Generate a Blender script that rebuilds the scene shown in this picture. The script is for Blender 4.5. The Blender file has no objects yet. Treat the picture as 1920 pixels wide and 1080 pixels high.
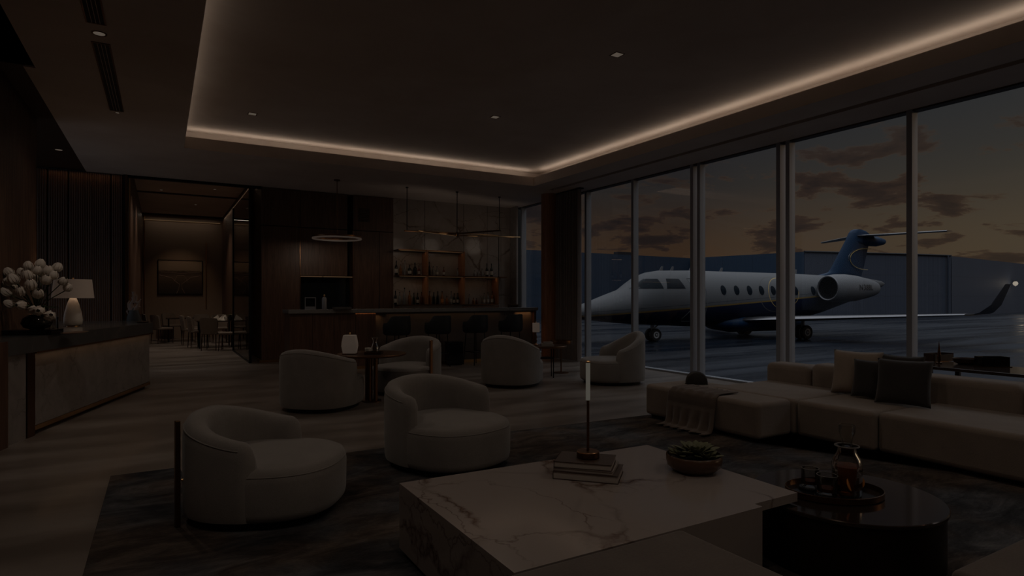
import bpy, math, random
from mathutils import Vector, Matrix
S = bpy.context.scene
PI = math.pi
rad = math.radians
# ------------------------------------------------------------------ camera
YAW = 30.2
FPX = 1130.0
EYE = 1.4
cd = bpy.data.cameras.new('camera'); cam = bpy.data.objects.new('camera', cd)
S.collection.objects.link(cam)
cam.location = (0, 0, EYE); cam.rotation_euler = (rad(90), 0, rad(-YAW))
cd.sensor_width = 36; cd.lens = FPX / 1920 * 36
cd.shift_y = 17 / 1920
cd.clip_end = 2000
S.camera = cam
S.view_settings.view_transform = 'Standard'; S.view_settings.look = 'None'
S.view_settings.gamma = 1; S.view_settings.use_curve_mapping = False
S.view_settings.exposure = -4.3
S.cycles.sample_clamp_indirect = 6
S.cycles.sample_clamp_direct = 0
S.cycles.caustics_reflective = False; S.cycles.caustics_refractive = False
# ------------------------------------------------------------------ node helpers
def N(nt, t, loc=None, **kw):
    n = nt.nodes.new(t)
    for k, v in kw.items():
        if k == 'op': n.operation = v
        else: setattr(n, k, v)
    return n
def M(nt, op, a, b=None, c=None, clamp=False):
    n = nt.nodes.new('ShaderNodeMath'); n.operation = op; n.use_clamp = clamp
    for i, v in enumerate((a, b, c)):
        if v is None: continue
        if isinstance(v, (int, float)): n.inputs[i].default_value = v
        else: nt.links.new(v, n.inputs[i])
    return n.outputs[0]
def ramp(nt, fac, stops, interp='LINEAR'):
    r = nt.nodes.new('ShaderNodeValToRGB'); r.color_ramp.interpolation = interp
    el = r.color_ramp.elements
    while len(el) < len(stops): el.new(0.5)
    for e, (p, c) in zip(el, stops):
        e.position = p; e.color = (c[0], c[1], c[2], 1) if not isinstance(c, (int, float)) else (c, c, c, 1)
    nt.links.new(fac, r.inputs[0]); return r.outputs[0]
def mixc(nt, f, a, b, mode='MIX'):
    n = nt.nodes.new('ShaderNodeMix'); n.data_type = 'RGBA'; n.blend_type = mode
    for s, v in ((n.inputs[0], f), (n.inputs[6], a), (n.inputs[7], b)):
        if isinstance(v, (int, float)): s.default_value = v
        elif isinstance(v, tuple): s.default_value = (v[0], v[1], v[2], 1)
        else: nt.links.new(v, s)
    return n.outputs[2]
def noise(nt, vec, scale, detail=4, rough=.55, dist=0, out=0):
    n = nt.nodes.new('ShaderNodeTexNoise'); n.inputs['Scale'].default_value = scale
    n.inputs['Detail'].default_value = detail; n.inputs['Roughness'].default_value = rough
    n.inputs['Distortion'].default_value = dist
    if vec is not None: nt.links.new(vec, n.inputs['Vector'])
    return n.outputs[out]
def mapping(nt, vec, scale=(1, 1, 1), loc=(0, 0, 0), rot=(0, 0, 0)):
    m = nt.nodes.new('ShaderNodeMapping')
    m.inputs['Scale'].default_value = scale; m.inputs['Location'].default_value = loc; m.inputs['Rotation'].default_value = rot
    nt.links.new(vec, m.inputs['Vector']); return m.outputs[0]
# ------------------------------------------------------------------ sky
W = bpy.data.worlds.new('sky'); S.world = W; W.use_nodes = True
nt = W.node_tree; nt.nodes.clear()
tc = N(nt, 'ShaderNodeTexCoord'); d = tc.outputs['Generated']
sep = N(nt, 'ShaderNodeSeparateXYZ'); nt.links.new(d, sep.inputs[0])
el = sep.outputs[2]
SUN_AZ = rad(-28)                                     # the afterglow sits right of the view, low over the apron
sunx, suny = math.cos(SUN_AZ), math.sin(SUN_AZ)
sd = M(nt, 'ADD', M(nt, 'MULTIPLY', sep.outputs[0], sunx), M(nt, 'MULTIPLY', sep.outputs[1], suny))
sf = ramp(nt, sd, [(0.30, 0.0), (0.95, 1.0)])
warm = ramp(nt, el, [(0.0, (1.08, .84, .50)), (.10, (.98, .80, .53)), (.20, (.58, .53, .44)), (.36, (.30, .34, .40)), (.7, (.16, .22, .34))])
cool = ramp(nt, el, [(0.0, (.78, .38, .17)), (.09, (.58, .34, .21)), (.17, (.30, .26, .25)), (.30, (.17, .22, .31)), (.7, (.10, .17, .32))])
base = mixc(nt, sf, cool, warm)
zz = M(nt, 'ADD', M(nt, 'MAXIMUM', el, 0.0), .16)
cx = M(nt, 'DIVIDE', sep.outputs[0], zz); cy = M(nt, 'DIVIDE', sep.outputs[1], zz)
cv = N(nt, 'ShaderNodeCombineXYZ'); nt.links.new(cx, cv.inputs[0]); nt.links.new(cy, cv.inputs[1])
cn = noise(nt, mapping(nt, cv.outputs[0], (1.0, 1.0, 1), (3.2, 1.7, 0)), 2.3, 8, .58, .25)
cm = ramp(nt, cn, [(.505, 0.0), (.55, .9), (.70, 1.0)])
cn2 = noise(nt, mapping(nt, cv.outputs[0], (.35, 1.6, 1), (0, 0, 4), (0, 0, .5)), 1.1, 6, .6, .6)
wisp = ramp(nt, cn2, [(.45, 0.0), (.75, .55)])
ccol = ramp(nt, cn, [(.505, (.80, .46, .26)), (.545, (.34, .21, .17)), (.62, (.17, .13, .135))])
ccw = mixc(nt, .35, ccol, (.75, .42, .20))
fade = ramp(nt, el, [(0.0, .8), (.17, 1.0), (.26, .6), (.42, .25)])
c1 = mixc(nt, M(nt, 'MULTIPLY', wisp, .5), base, (.62, .50, .42))
c2 = mixc(nt, M(nt, 'MULTIPLY', cm, fade), c1, mixc(nt, sf, ccol, ccw))
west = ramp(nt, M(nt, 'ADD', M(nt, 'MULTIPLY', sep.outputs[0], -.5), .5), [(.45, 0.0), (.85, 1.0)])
c3 = mixc(nt, west, c2, (1.1, 1.2, 1.4))           # unseen sky behind the building, brightened as bluish fill on the jet
c3 = mixc(nt, ramp(nt, el, [(.40, 0.0), (.75, 1.0)]), c3, (11.0, 11.4, 12.2))  # unseen overhead sky raised far above dusk level to light room and jet
c2 = c3
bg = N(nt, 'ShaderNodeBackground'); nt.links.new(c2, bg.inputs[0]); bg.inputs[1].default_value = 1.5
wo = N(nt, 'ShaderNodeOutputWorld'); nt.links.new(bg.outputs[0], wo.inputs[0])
# last low sun, almost gone, from the right outside
sl = bpy.data.lights.new('low_sun', 'SUN'); so = bpy.data.objects.new('low_sun', sl); S.collection.objects.link(so)
sl.energy = .45; sl.color = (1, .62, .34); sl.angle = rad(8)
so.rotation_euler = Vector((-math.cos(rad(-30)), -math.sin(rad(-30)), -.16)).to_track_quat('-Z', 'Y').to_euler()
# ------------------------------------------------------------------ lights helper
def area(name, loc, size, energy, color=(1, .76, .56), direction=(0, 0, -1), spread=180):
    l = bpy.data.lights.new(name, 'AREA'); l.shape = 'RECTANGLE'; l.size, l.size_y = size
    l.energy = energy; l.color = color; l.spread = rad(spread)
    o = bpy.data.objects.new(name, l); S.collection.objects.link(o); o.location = loc
    dv = Vector(direction)
    if abs(dv.z) > .99: o.rotation_euler = (0 if dv.z < 0 else PI, 0, 0)
    else: o.rotation_euler = dv.to_track_quat('-Z', 'Y').to_euler()
    return o
def spot(name, loc, energy, angle=70, color=(1, .84, .70), direction=(0, 0, -1), blend=.8):
    l = bpy.data.lights.new(name, 'SPOT'); l.energy = energy; l.spot_size = rad(angle); l.spot_blend = blend
    l.color = color; l.shadow_soft_size = .03
    o = bpy.data.objects.new(name, l); S.collection.objects.link(o); o.location = loc
    o.rotation_euler = Vector(direction).to_track_quat('-Z', 'Y').to_euler(); return o
def point(name, loc, energy, color=(1, .66, .40), r=.03):
    l = bpy.data.lights.new(name, 'POINT'); l.energy = energy; l.color = color; l.shadow_soft_size = r
    o = bpy.data.objects.new(name, l); S.collection.objects.link(o); o.location = loc; return o
H = 3.76            # soffit height
TX0, TX1, TY0, TY1 = .31, 6.85, -3.0, 10.85      # raised ceiling tray
WX = 8.18           # glass wall
WY = 13.82          # rear wall
K = .85            # cove strips
DLE = 340           # lounge downlights and the added unseen spots
DK = 2.8            # dining downlights
area('cove_led_rear', ((TX0+TX1)/2, TY1+.17, 3.955), (TX1-TX0, .05), 60*K, (1, .84, .69), (0, 0, 1))
area('cove_led_right', (TX1+.17, (TY0+TY1)/2, 3.955), (.05, TY1-TY0), 125*K, (1, .84, .69), (0, 0, 1))
area('cove_led_left', (TX0-.17, (TY0+TY1)/2, 3.955), (.05, TY1-TY0), 125*K, (1, .84, .69), (0, 0, 1))
# ------------------------------------------------------------------ materials
def mat(name, col=(.5, .5, .5), rough=.5, metal=0, emis=None, estr=0, spec=.5, coat=0, sheen=0, trans=0, ior=1.45):
    m = bpy.data.materials.new(name); m.use_nodes = True
    b = m.node_tree.nodes['Principled BSDF']
    b.inputs['Base Color'].default_value = (*col, 1); b.inputs['Roughness'].default_value = rough
    b.inputs['Metallic'].default_value = metal; b.inputs['Specular IOR Level'].default_value = spec
    b.inputs['Coat Weight'].default_value = coat; b.inputs['Coat Roughness'].default_value = .08
    b.inputs['Sheen Weight'].default_value = sheen
    b.inputs['Transmission Weight'].default_value = trans; b.inputs['IOR'].default_value = ior
    if emis: b.inputs['Emission Color'].default_value = (*emis, 1); b.inputs['Emission Strength'].default_value = estr
    return m
def bs(m): return m.node_tree, m.node_tree.nodes['Principled BSDF']
def bump(m, h, strength=.2, dist=.02):
    nt, b = bs(m); bn = nt.nodes.new('ShaderNodeBump'); bn.inputs['Strength'].default_value = strength
    bn.inputs['Distance'].default_value = dist; nt.links.new(h, bn.inputs['Height']); nt.links.new(bn.outputs[0], b.inputs['Normal'])
def wood(name, c1, c2, rough=.42, scale=6, stretch=(1, 1, .06), coat=.0):
    m = mat(name, c1, rough, coat=coat); nt, b = bs(m)
    v = N(nt, 'ShaderNodeTexCoord').outputs['Object']
    g = noise(nt, mapping(nt, v, stretch), scale*3, 6, .65, 1.2)
    g2 = noise(nt, mapping(nt, v, stretch), scale*14, 3, .6)
    f = M(nt, 'ADD', M(nt, 'MULTIPLY', g, .7), M(nt, 'MULTIPLY', g2, .3))
    nt.links.new(ramp(nt, f, [(.36, c1), (.62, c2)]), b.inputs['Base Color'])
    bump(m, f, .12, .004); return m
def marble(name, basec, vein, rough=.15, scale=1.0, dark=(.3, .22, .18), amount=1.0, coat=.0):
    m = mat(name, basec, rough, coat=coat); nt, b = bs(m)
    v = N(nt, 'ShaderNodeTexCoord').outputs['Object']
    w = noise(nt, mapping(nt, v, (1, 1, 1)), .9*scale, 6, .6, 0, 1)
    wv = N(nt, 'ShaderNodeMix', data_type='VECTOR'); wv.inputs[0].default_value = .42
    nt.links.new(v, wv.inputs[4]); nt.links.new(w, wv.inputs[5])
    vor = N(nt, 'ShaderNodeTexVoronoi', feature='DISTANCE_TO_EDGE'); vor.inputs['Scale'].default_value = 1.9*scale
    nt.links.new(mapping(nt, wv.outputs[1], (1, .6, 1), (0, 0, 0), (.2, .1, .5)), vor.inputs['Vector'])
    br = noise(nt, v, 1.6*scale, 3, .5)
    ve = ramp(nt, vor.outputs[0], [(0.0, 1.0), (.007, .6), (.028, 0.0)])
    ve = M(nt, 'MULTIPLY', ve, ramp(nt, br, [(.42, 0.0), (.60, 1.0)]))
    vo2 = N(nt, 'ShaderNodeTexVoronoi', feature='DISTANCE_TO_EDGE'); vo2.inputs['Scale'].default_value = 4.3*scale
    nt.links.new(mapping(nt, wv.outputs[1], (1, .45, 1), (3, 1, 2), (.1, .3, .9)), vo2.inputs['Vector'])
    v2 = M(nt, 'MULTIPLY', ramp(nt, vo2.outputs[0], [(0.0, .8), (.006, .4), (.02, 0.0)]), ramp(nt, noise(nt, v, 1.1*scale, 2, .5), [(.48, 0.0), (.62, 1.0)]))
    ve = M(nt, 'MAXIMUM', ve, v2)
    cl = noise(nt, v, 2.2*scale, 8, .62, .5)
    col = mixc(nt, M(nt, 'MULTIPLY', ramp(nt, cl, [(.35, 0.0), (.7, 1.0)]), .5), basec, dark)
    col = mixc(nt, M(nt, 'MULTIPLY', ve, amount), col, vein)
    nt.links.new(col, b.inputs['Base Color']); return m
def fabric(name, c, dark=.8, sc=180, rough=.95, sheen=.25):
    m = mat(name, c, rough, sheen=sheen, spec=.25); nt, b = bs(m)
    v = N(nt, 'ShaderNodeTexCoord').outputs['Object']
    f = noise(nt, v, sc, 3, .7); g = noise(nt, v, 5, 4, .6)
    mx = M(nt, 'ADD', M(nt, 'MULTIPLY', f, .5), M(nt, 'MULTIPLY', g, .5))
    nt.links.new(ramp(nt, mx, [(.35, tuple(x*dark for x in c)), (.62, c)]), b.inputs['Base Color'])
    bump(m, f, .35, .004); return m
MT = {}
MT['wood'] = wood('walnut_panel', (.070, .036, .023), (.15, .082, .052))
MT['flutedwood'] = wood('walnut_fluted', (.075, .042, .028), (.16, .09, .058), stretch=(1, 1, .05))  # slightly lighter walnut for the fluted walls
MT['ceiling'] = mat('ceiling_plaster', (.30, .22, .17), .7); nt, b = bs(MT['ceiling'])
v = N(nt, 'ShaderNodeTexCoord').outputs['Object']
nt.links.new(ramp(nt, noise(nt, v, .8, 5, .6, .4), [(.3, (.66, .56, .49)), (.7, (.80, .71, .64))]), b.inputs['Base Color'])
MT['soffit'] = MT['ceiling']
MT['darkceil'] = mat('dark_timber_ceiling', (.06, .035, .022), .5)
MT['gap'] = mat('shadow_gap_black', (.008, .007, .006), .6)
MT['floor'] = mat('polished_stone_floor', (.16, .125, .10), .16); nt, b = bs(MT['floor'])
v = N(nt, 'ShaderNodeTexCoord').outputs['Object']
n1 = noise(nt, mapping(nt, v, (.6, 2.6, 1), (0, 0, 0), (0, 0, .35)), .9, 4, .5, .5)
n2 = noise(nt, v, 5, 6, .7)
fm = M(nt, 'ADD', M(nt, 'MULTIPLY', n1, .85), M(nt, 'MULTIPLY', n2, .15))
nt.links.new(ramp(nt, fm, [(.34, (.125, .100, .083)), (.5, (.20, .165, .14)), (.68, (.29, .25, .22))]), b.inputs['Base Color'])
nt.links.new(ramp(nt, n1, [(.3, .28), (.7, .38)]), b.inputs['Roughness'])
b.inputs['Coat Weight'].default_value = .25; b.inputs['Coat Roughness'].default_value = .13
MT['table_marble'] = marble('cream_marble', (.32, .275, .25), (.09, .045, .03), .12, 1.15, (.30, .245, .215))
MT['wall_marble'] = marble('grey_marble_slab', (.38, .33, .295), (.09, .05, .035), .14, .8, (.16, .12, .10))
MT['desk_marble'] = marble('desk_grey_marble', (.30, .27, .255), (.10, .085, .075), .25, 2.0, (.17, .15, .14), .6)
MT['counter'] = marble('dark_stone_counter', (.10, .10, .10), (.2, .17, .14), .18, 1.0, (.07, .065, .06), .4)
MT['barfront'] = marble('taupe_stone_front', (.14, .11, .09), (.08, .06, .05), .35, 1.4, (.10, .08, .07), .5)
MT['fabric'] = fabric('taupe_boucle', (.25, .225, .205))
MT['sofa'] = fabric('taupe_velvet', (.27, .215, .175), .78, 120)
MT['ottoman'] = fabric('brown_wool', (.13, .105, .09), .75, 90)
MT['throw'] = fabric('brown_throw_wool', (.135, .10, .08), .8, 160)
MT['tan'] = fabric('tan_linen', (.34, .27, .215), .8, 140)
MT['dark'] = fabric('charcoal_velvet', (.045, .04, .037), .7, 140)
MT['stool'] = fabric('black_leather', (.022, .024, .027), .8, 60, .5, 0)
MT['dining'] = fabric('beige_dining_fabric', (.20, .155, .12), .8, 120)
MT['bronze'] = mat('dark_bronze', (.20, .105, .055), .32, 1)
MT['brass'] = mat('warm_brass', (.62, .38, .18), .28, 1)
MT['black'] = mat('black_metal', (.015, .015, .016), .4, .6)
MT['blackgloss'] = mat('black_lacquer', (.010, .010, .012), .12)
MT['alu'] = mat('window_aluminium', (.36, .375, .41), .4, .4)
MT['white'] = mat('white_ceramic', (.75, .71, .65), .35)
MT['paper'] = mat('page_paper', (.42, .37, .33), .8)
MT['book1'] = mat('brown_book_cover', (.05, .028, .02), .5)
MT['book2'] = mat('grey_book_cover', (.22, .18, .16), .5)
MT['petal'] = mat('white_petal', (.80, .72, .64), .55, sheen=.1)
MT['green'] = mat('leaf_green', (.05, .075, .03), .5)
MT['succ'] = mat('succulent_green', (.12, .125, .065), .5)
MT['ceramic'] = mat('brown_glazed_ceramic', (.09, .05, .03), .25)
MT['darkvase'] = mat('black_glazed_vase', (.015, .014, .012), .1)
MT['stone'] = mat('black_basalt', (.03, .026, .022), .45)
MT['darkwood'] = wood('espresso_wood', (.03, .015, .010), (.07, .038, .024), .35)
MT['sculpt'] = mat('pale_clay', (.34, .26, .23), .6)
MT['sculptbase'] = mat('blue_grey_clay', (.055, .062, .066), .5)
MT['curtain'] = fabric('grey_curtain', (.26, .22, .20), .8, 200)
MT['reddark'] = wood('red_walnut_column', (.26, .115, .05), (.44, .20, .095), .35)
MT['bartop'] = marble('grey_stone_bartop', (.26, .255, .25), (.12, .10, .09), .15, 1.0, (.2, .19, .18), .5)
MT['niche'] = mat('dark_smoked_glass', (.012, .016, .018), .06)
def emi(name, col, s):
    return mat(name, (.02, .02, .02), .6, emis=col, estr=s)
MT['glow'] = emi('downlight_glow', (1, .80, .62), 1.5)
MT['led'] = emi('led_strip_glow', (1, .58, .28), .9)
MT['shade'] = emi('lamp_shade_glow', (1, .70, .52), .42)
bs(MT['shade'])[1].inputs['Base Color'].default_value = (.5, .42, .36, 1)
MT['tube'] = emi('glowing_glass_tube', (1, .93, .76), 1.15)
MT['lantern'] = emi('paper_lantern_glow', (1, .76, .60), .42)
bs(MT['lantern'])[1].inputs['Base Color'].default_value = (.5, .44, .40, 1)
MT['ring'] = emi('pendant_ring_glow', (1, .72, .56), .55)
MT['flood'] = emi('floodlight_glow', (1, .85, .68), 6)
def thin_glass(name, tint=(.93, .95, .95), fres=1.45, rough=0.0, refl=.8):
    m = bpy.data.materials.new(name); m.use_nodes = True; nt = m.node_tree; nt.nodes.clear()
    t = N(nt, 'ShaderNodeBsdfTransparent'); t.inputs[0].default_value = (*tint, 1)
    g = N(nt, 'ShaderNodeBsdfGlossy'); g.inputs['Roughness'].default_value = rough
    fr = N(nt, 'ShaderNodeFresnel'); fr.inputs[0].default_value = fres
    mx = N(nt, 'ShaderNodeMixShader'); nt.links.new(M(nt, 'MULTIPLY', fr.outputs[0], refl), mx.inputs[0])
    nt.links.new(t.outputs[0], mx.inputs[1]); nt.links.new(g.outputs[0], mx.inputs[2])
    o = N(nt, 'ShaderNodeOutputMaterial'); nt.links.new(mx.outputs[0], o.inputs[0]); return m
MT['pane'] = thin_glass('window_glass', (.95, .96, .96), 1.45, 0.0, .28)
MT['glass'] = thin_glass('clear_tumbler_glass', (.90, .90, .88), 1.6)
MT['smoke'] = thin_glass('smoked_partition_glass', (.55, .48, .42), 1.5)
MT['amber'] = mat('amber_tea', (.30, .07, .012), .05, trans=.6, ior=1.33)
MT['amberglass'] = mat('amber_bottle_glass', (.22, .085, .02), .1)
MT['greenglass'] = mat('dark_green_bottle_glass', (.012, .018, .010), .08)
MT['blackglass'] = mat('black_bottle_glass', (.008, .007, .007), .08)
MT['redglass'] = mat('red_brown_bottle_glass', (.10, .025, .012), .1)
MT['clearb'] = mat('clear_bottle_glass', (.20, .19, .18), .06, spec=.8)
MT['label'] = mat('cream_bottle_label', (.50, .45, .38), .7)
MT['orange'] = mat('orange_peel', (.55, .20, .04), .5)
MT['bronze_top'] = mat('polished_bronze_top', (.16, .12, .10), .10, .9)
MT['darkdrum'] = mat('dark_bronze_drum', (.035, .022, .014), .35, .7)
MT['darkwoodgloss'] = mat('lacquered_dark_wood', (.035, .022, .016), .15)
# rug: abstract streaks
MT['rug'] = mat('abstract_streaked_rug', (.09, .07, .06), 1.0, spec=.1); nt, b = bs(MT['rug'])
v = N(nt, 'ShaderNodeTexCoord').outputs['Object']
a1 = noise(nt, mapping(nt, v, (1.6, 3.6, 1), (0, 0, 0), (0, 0, .06)), 1.1, 8, .68, .9)
a2 = noise(nt, mapping(nt, v, (14, 60, 1), (0, 0, 0), (0, 0, .03)), 1.6, 4, .7)
a3 = noise(nt, v, .9, 4, .6, .6)
fm = M(nt, 'ADD', M(nt, 'MULTIPLY', a1, .5), M(nt, 'ADD', M(nt, 'MULTIPLY', a2, .14), M(nt, 'MULTIPLY', a3, .36)))
warmrug = ramp(nt, fm, [(.40, (.024, .018, .015)), (.48, (.060, .046, .038)), (.55, (.105, .082, .068)), (.63, (.17, .14, .12))])
coolrug = ramp(nt, fm, [(.40, (.020, .020, .022)), (.48, (.048, .048, .052)), (.55, (.085, .084, .088)), (.63, (.15, .148, .15))])
nt.links.new(mixc(nt, ramp(nt, noise(nt, v, 1.4, 3, .5), [(.42, 0.0), (.58, 1.0)]), warmrug, coolrug), b.inputs['Base Color'])
bump(MT['rug'], noise(nt, v, 90, 3, .7), .5, .01)
# apron
MT['apron'] = mat('wet_concrete_apron', (.06, .07, .085), .28, spec=.16); nt, b = bs(MT['apron'])
v = N(nt, 'ShaderNodeTexCoord').outputs['Object']
p1 = noise(nt, mapping(nt, v, (.05, .45, 1), (0, 0, 0), (0, 0, rad(-30))), 1.0, 7, .65, .5)
nt.links.new(ramp(nt, p1, [(.35, (.004, .006, .010)), (.65, (.014, .019, .029))]), b.inputs['Base Color'])
nt.links.new(ramp(nt, p1, [(.38, .18), (.62, .5)]), b.inputs['Roughness'])
def corrugated(name, c, sc=2.2):
    m = mat(name, c, .6); nt, b = bs(m)
    v = N(nt, 'ShaderNodeTexCoord').outputs['UV']
    w = N(nt, 'ShaderNodeTexWave', wave_type='BANDS', bands_direction='X'); w.inputs['Scale'].default_value = sc
    w.inputs['Distortion'].default_value = 0; nt.links.new(v, w.inputs['Vector'])
    br = N(nt, 'ShaderNodeTexBrick'); br.offset = 0; br.inputs['Scale'].default_value = .2
    br.inputs['Mortar Size'].default_value = .006; br.inputs['Brick Width'].default_value = .7; br.inputs['Row Height'].default_value = .45
    nt.links.new(v, br.inputs['Vector'])
    br.inputs['Color1'].default_value = (*c, 1); br.inputs['Color2'].default_value = (*[x*1.06 for x in c], 1)
    br.inputs['Mortar'].default_value = (*[x*.75 for x in c], 1)
    nt.links.new(br.outputs[0], b.inputs['Base Color']); bump(m, w.outputs['Fac'], .3, .06); return m
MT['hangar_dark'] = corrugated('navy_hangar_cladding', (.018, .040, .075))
MT['hangar'] = corrugated('lit_grey_cladding', (.050, .063, .092))  # lighter grey with the lamplight on the hangar front put into its colour
# livery of the aeroplane, in object coordinates: x from the nose, z above the floor level
def livery():
    m = mat('jet_livery_paint', (.7, .7, .7), .55, spec=.2); nt, b = bs(m)
    v = N(nt, 'ShaderNodeTexCoord').outputs['Object']; s = N(nt, 'ShaderNodeSeparateXYZ'); nt.links.new(v, s.inputs[0])
    line = M(nt, 'ADD', M(nt, 'MULTIPLY', s.outputs[0], .066), .50)
    dz = M(nt, 'SUBTRACT', s.outputs[2], line)
    f = M(nt, 'MULTIPLY', M(nt, 'ADD', dz, 1.0), .5, clamp=True)
    col = ramp(nt, f, [(0, (.006, .012, .035)), (.5, (.22, .145, .045)), (.535, (.115, .12, .128)), (.60, (.012, .018, .04)), (.608, (.115, .12, .128))], 'CONSTANT')
    r = M(nt, 'SQRT', M(nt, 'ADD', M(nt, 'POWER', M(nt, 'SUBTRACT', M(nt, 'MULTIPLY', s.outputs[0], .75), 7.9), 2.0), M(nt, 'POWER', M(nt, 'SUBTRACT', s.outputs[2], 1.55), 2.0)))
    ringm = ramp(nt, r, [(0, 0), (.86, 0), (.87, 1), (.90, 0)], 'CONSTANT')
    col = mixc(nt, ringm, col, (.10, .10, .10))
    ringg = ramp(nt, M(nt, 'SQRT', M(nt, 'ADD', M(nt, 'POWER', M(nt, 'SUBTRACT', M(nt, 'MULTIPLY', s.outputs[0], .75), 8.3), 2.0), M(nt, 'POWER', M(nt, 'SUBTRACT', s.outputs[2], 1.6), 2.0))), [(0, 0), (.78, 0), (.785, 1), (.81, 0)], 'CONSTANT')
    col = mixc(nt, ringg, col, (.45, .32, .12))
    nt.links.new(col, b.inputs['Base Color']); return m
MT['livery'] = livery()
MT['jetwhite'] = mat('jet_white_paint', (.15, .155, .165), .5, spec=.2)
MT['jetnavy'] = mat('jet_navy_paint', (.006, .03, .075), .5, spec=.25)
MT['jetgold'] = mat('jet_gold_line', (.45, .33, .13), .3)
MT['jetmetal'] = mat('polished_leading_edge', (.20, .20, .215), .35, .9)
MT['wingletdark'] = mat('winglet_dark_paint', (.02, .022, .03), .45)
MT['jetglass'] = mat('cockpit_glass', (.004, .009, .015), .35, spec=.1)
MT['tyre'] = mat('tyre_rubber', (.012, .012, .013), .7)
MT['hub'] = mat('wheel_hub_grey', (.42, .42, .43), .4)
MT['ink'] = mat('registration_ink', (.012, .014, .02), .5)
def picture():
    m = mat('aerial_photo_print', (.2, .17, .14), .4); nt, b = bs(m)
    v = N(nt, 'ShaderNodeTexCoord').outputs['Generated']; s = N(nt, 'ShaderNodeSeparateXYZ'); nt.links.new(v, s.inputs[0])
    n = noise(nt, mapping(nt, v, (5, 1, 14)), 1.2, 5, .6, 1.2)
    yy = M(nt, 'ADD', s.outputs[2], M(nt, 'MULTIPLY', M(nt, 'SUBTRACT', n, .5), .10))
    c = ramp(nt, yy, [(0, (.05, .04, .035)), (.28, (.10, .08, .065)), (.5, (.19, .15, .12)), (.66, (.09, .07, .06)), (.72, (.34, .28, .22)), (1, (.46, .38, .30))])
    nt.links.new(c, b.inputs['Base Color']); return m
MT['picture'] = picture()
# ------------------------------------------------------------------ mesh builder
class MB:
    def __init__(s): s.v = []; s.f = []
    def add(s, vs, fs):
        o = len(s.v); s.v += [tuple(x) for x in vs]; s.f += [tuple(i+o for i in f) for f in fs]; return s
    def box(s, x0, x1, y0, y1, z0, z1):
        return s.add([(x0,y0,z0),(x1,y0,z0),(x1,y1,z0),(x0,y1,z0),(x0,y0,z1),(x1,y0,z1),(x1,y1,z1),(x0,y1,z1)],
            [(0,3,2,1),(4,5,6,7),(0,1,5,4),(1,2,6,5),(2,3,7,6),(3,0,4,7)])
    def prism(s, poly, z0, z1):
        n = len(poly)
        a = sum(poly[i][0]*poly[(i+1)%n][1]-poly[(i+1)%n][0]*poly[i][1] for i in range(n))
        if a < 0: poly = poly[::-1]
        vs = [(x,y,z0) for x,y in poly]+[(x,y,z1) for x,y in poly]
        return s.add(vs, [tuple(range(n))[::-1], tuple(range(n,2*n))]+[(i,(i+1)%n,(i+1)%n+n,i+n) for i in range(n)])
    def rings(s, rs, cap0=True, cap1=True, closed=True):
        n = len(rs[0]); vs = [p for r in rs for p in r]; fs = []
        for k in range(len(rs)-1):
            for i in range(n if closed else n-1):
                j = (i+1)%n; fs.append((k*n+i, k*n+j, (k+1)*n+j, (k+1)*n+i))
        if cap0: fs.append(tuple(range(n))[::-1])
        if cap1: fs.append(tuple((len(rs)-1)*n+i for i in range(n)))
        return s.add(vs, fs)
    def lathe(s, prof, c=(0,0,0), seg=32, sy=1, cap=True):
        return s.rings([[(c[0]+r*math.cos(2*PI*i/seg), c[1]+r*sy*math.sin(2*PI*i/seg), c[2]+z) for i in range(seg)] for r, z in prof], cap, cap)
    def cyl(s, c, r, z0, z1, seg=24): return s.lathe([(r,z0),(r,z1)], (c[0],c[1],0), seg)
    def tube(s, pts, r, seg=8, closed=False):
        pts = [Vector(p) for p in pts]; rs = []; n = len(pts)
        rr = r if isinstance(r, (list, tuple)) else [r]*n
        up = None
        for i, p in enumerate(pts):
            if closed: t = (pts[(i+1)%n]-pts[i-1])
            else: t = (pts[min(i+1,n-1)]-pts[max(i-1,0)])
            t.normalize()
            if up is None: up = Vector((0,0,1)) if abs(t.z) < .9 else Vector((1,0,0))
            a = t.cross(up)
            if a.length < 1e-5: a = t.cross(Vector((0,1,0)))
            a.normalize(); b = t.cross(a).normalized(); up = -b if False else up
            rs.append([tuple(p+a*rr[i]*math.cos(2*PI*k/seg)+b*rr[i]*math.sin(2*PI*k/seg)) for k in range(seg)])
        if closed: rs.append(rs[0]); return s.rings(rs, False, False)
        return s.rings(rs)
    def mesh(s, name, smooth=35):
        me = bpy.data.meshes.new(name); me.from_pydata(s.v, [], s.f); me.validate(); me.update()
        import bmesh
        b = bmesh.new(); b.from_mesh(me); bmesh.ops.recalc_face_normals(b, faces=b.faces); b.to_mesh(me); b.free()
        if smooth:
            me.polygons.foreach_set('use_smooth', [True]*len(me.polygons)); me.set_sharp_from_angle(angle=rad(smooth))
        return me
    def build(s, name, material, parent=None, bevel=0, seg=3, smooth=35, loc=None, rotz=0, subs=0):
        me = s.mesh(name, smooth); me.materials.append(MT[material] if isinstance(material, str) else material)
        o = bpy.data.objects.new(name, me); S.collection.objects.link(o)
        if parent: o.parent = parent
        if loc: o.location = loc
        if rotz: o.rotation_euler[2] = rotz
        if bevel:
            md = o.modifiers.new('bevel', 'BEVEL'); md.width = bevel; md.segments = seg; md.limit_method = 'ANGLE'; md.angle_limit = rad(40)
            md.harden_normals = False
        if subs:
            md = o.modifiers.new('sub', 'SUBSURF'); md.levels = subs; md.render_levels = subs
        return o
def tag(o, label, cat, group=None):
    o['label'] = label; o['category'] = cat
    if group: o['group'] = group
    return o
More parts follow.
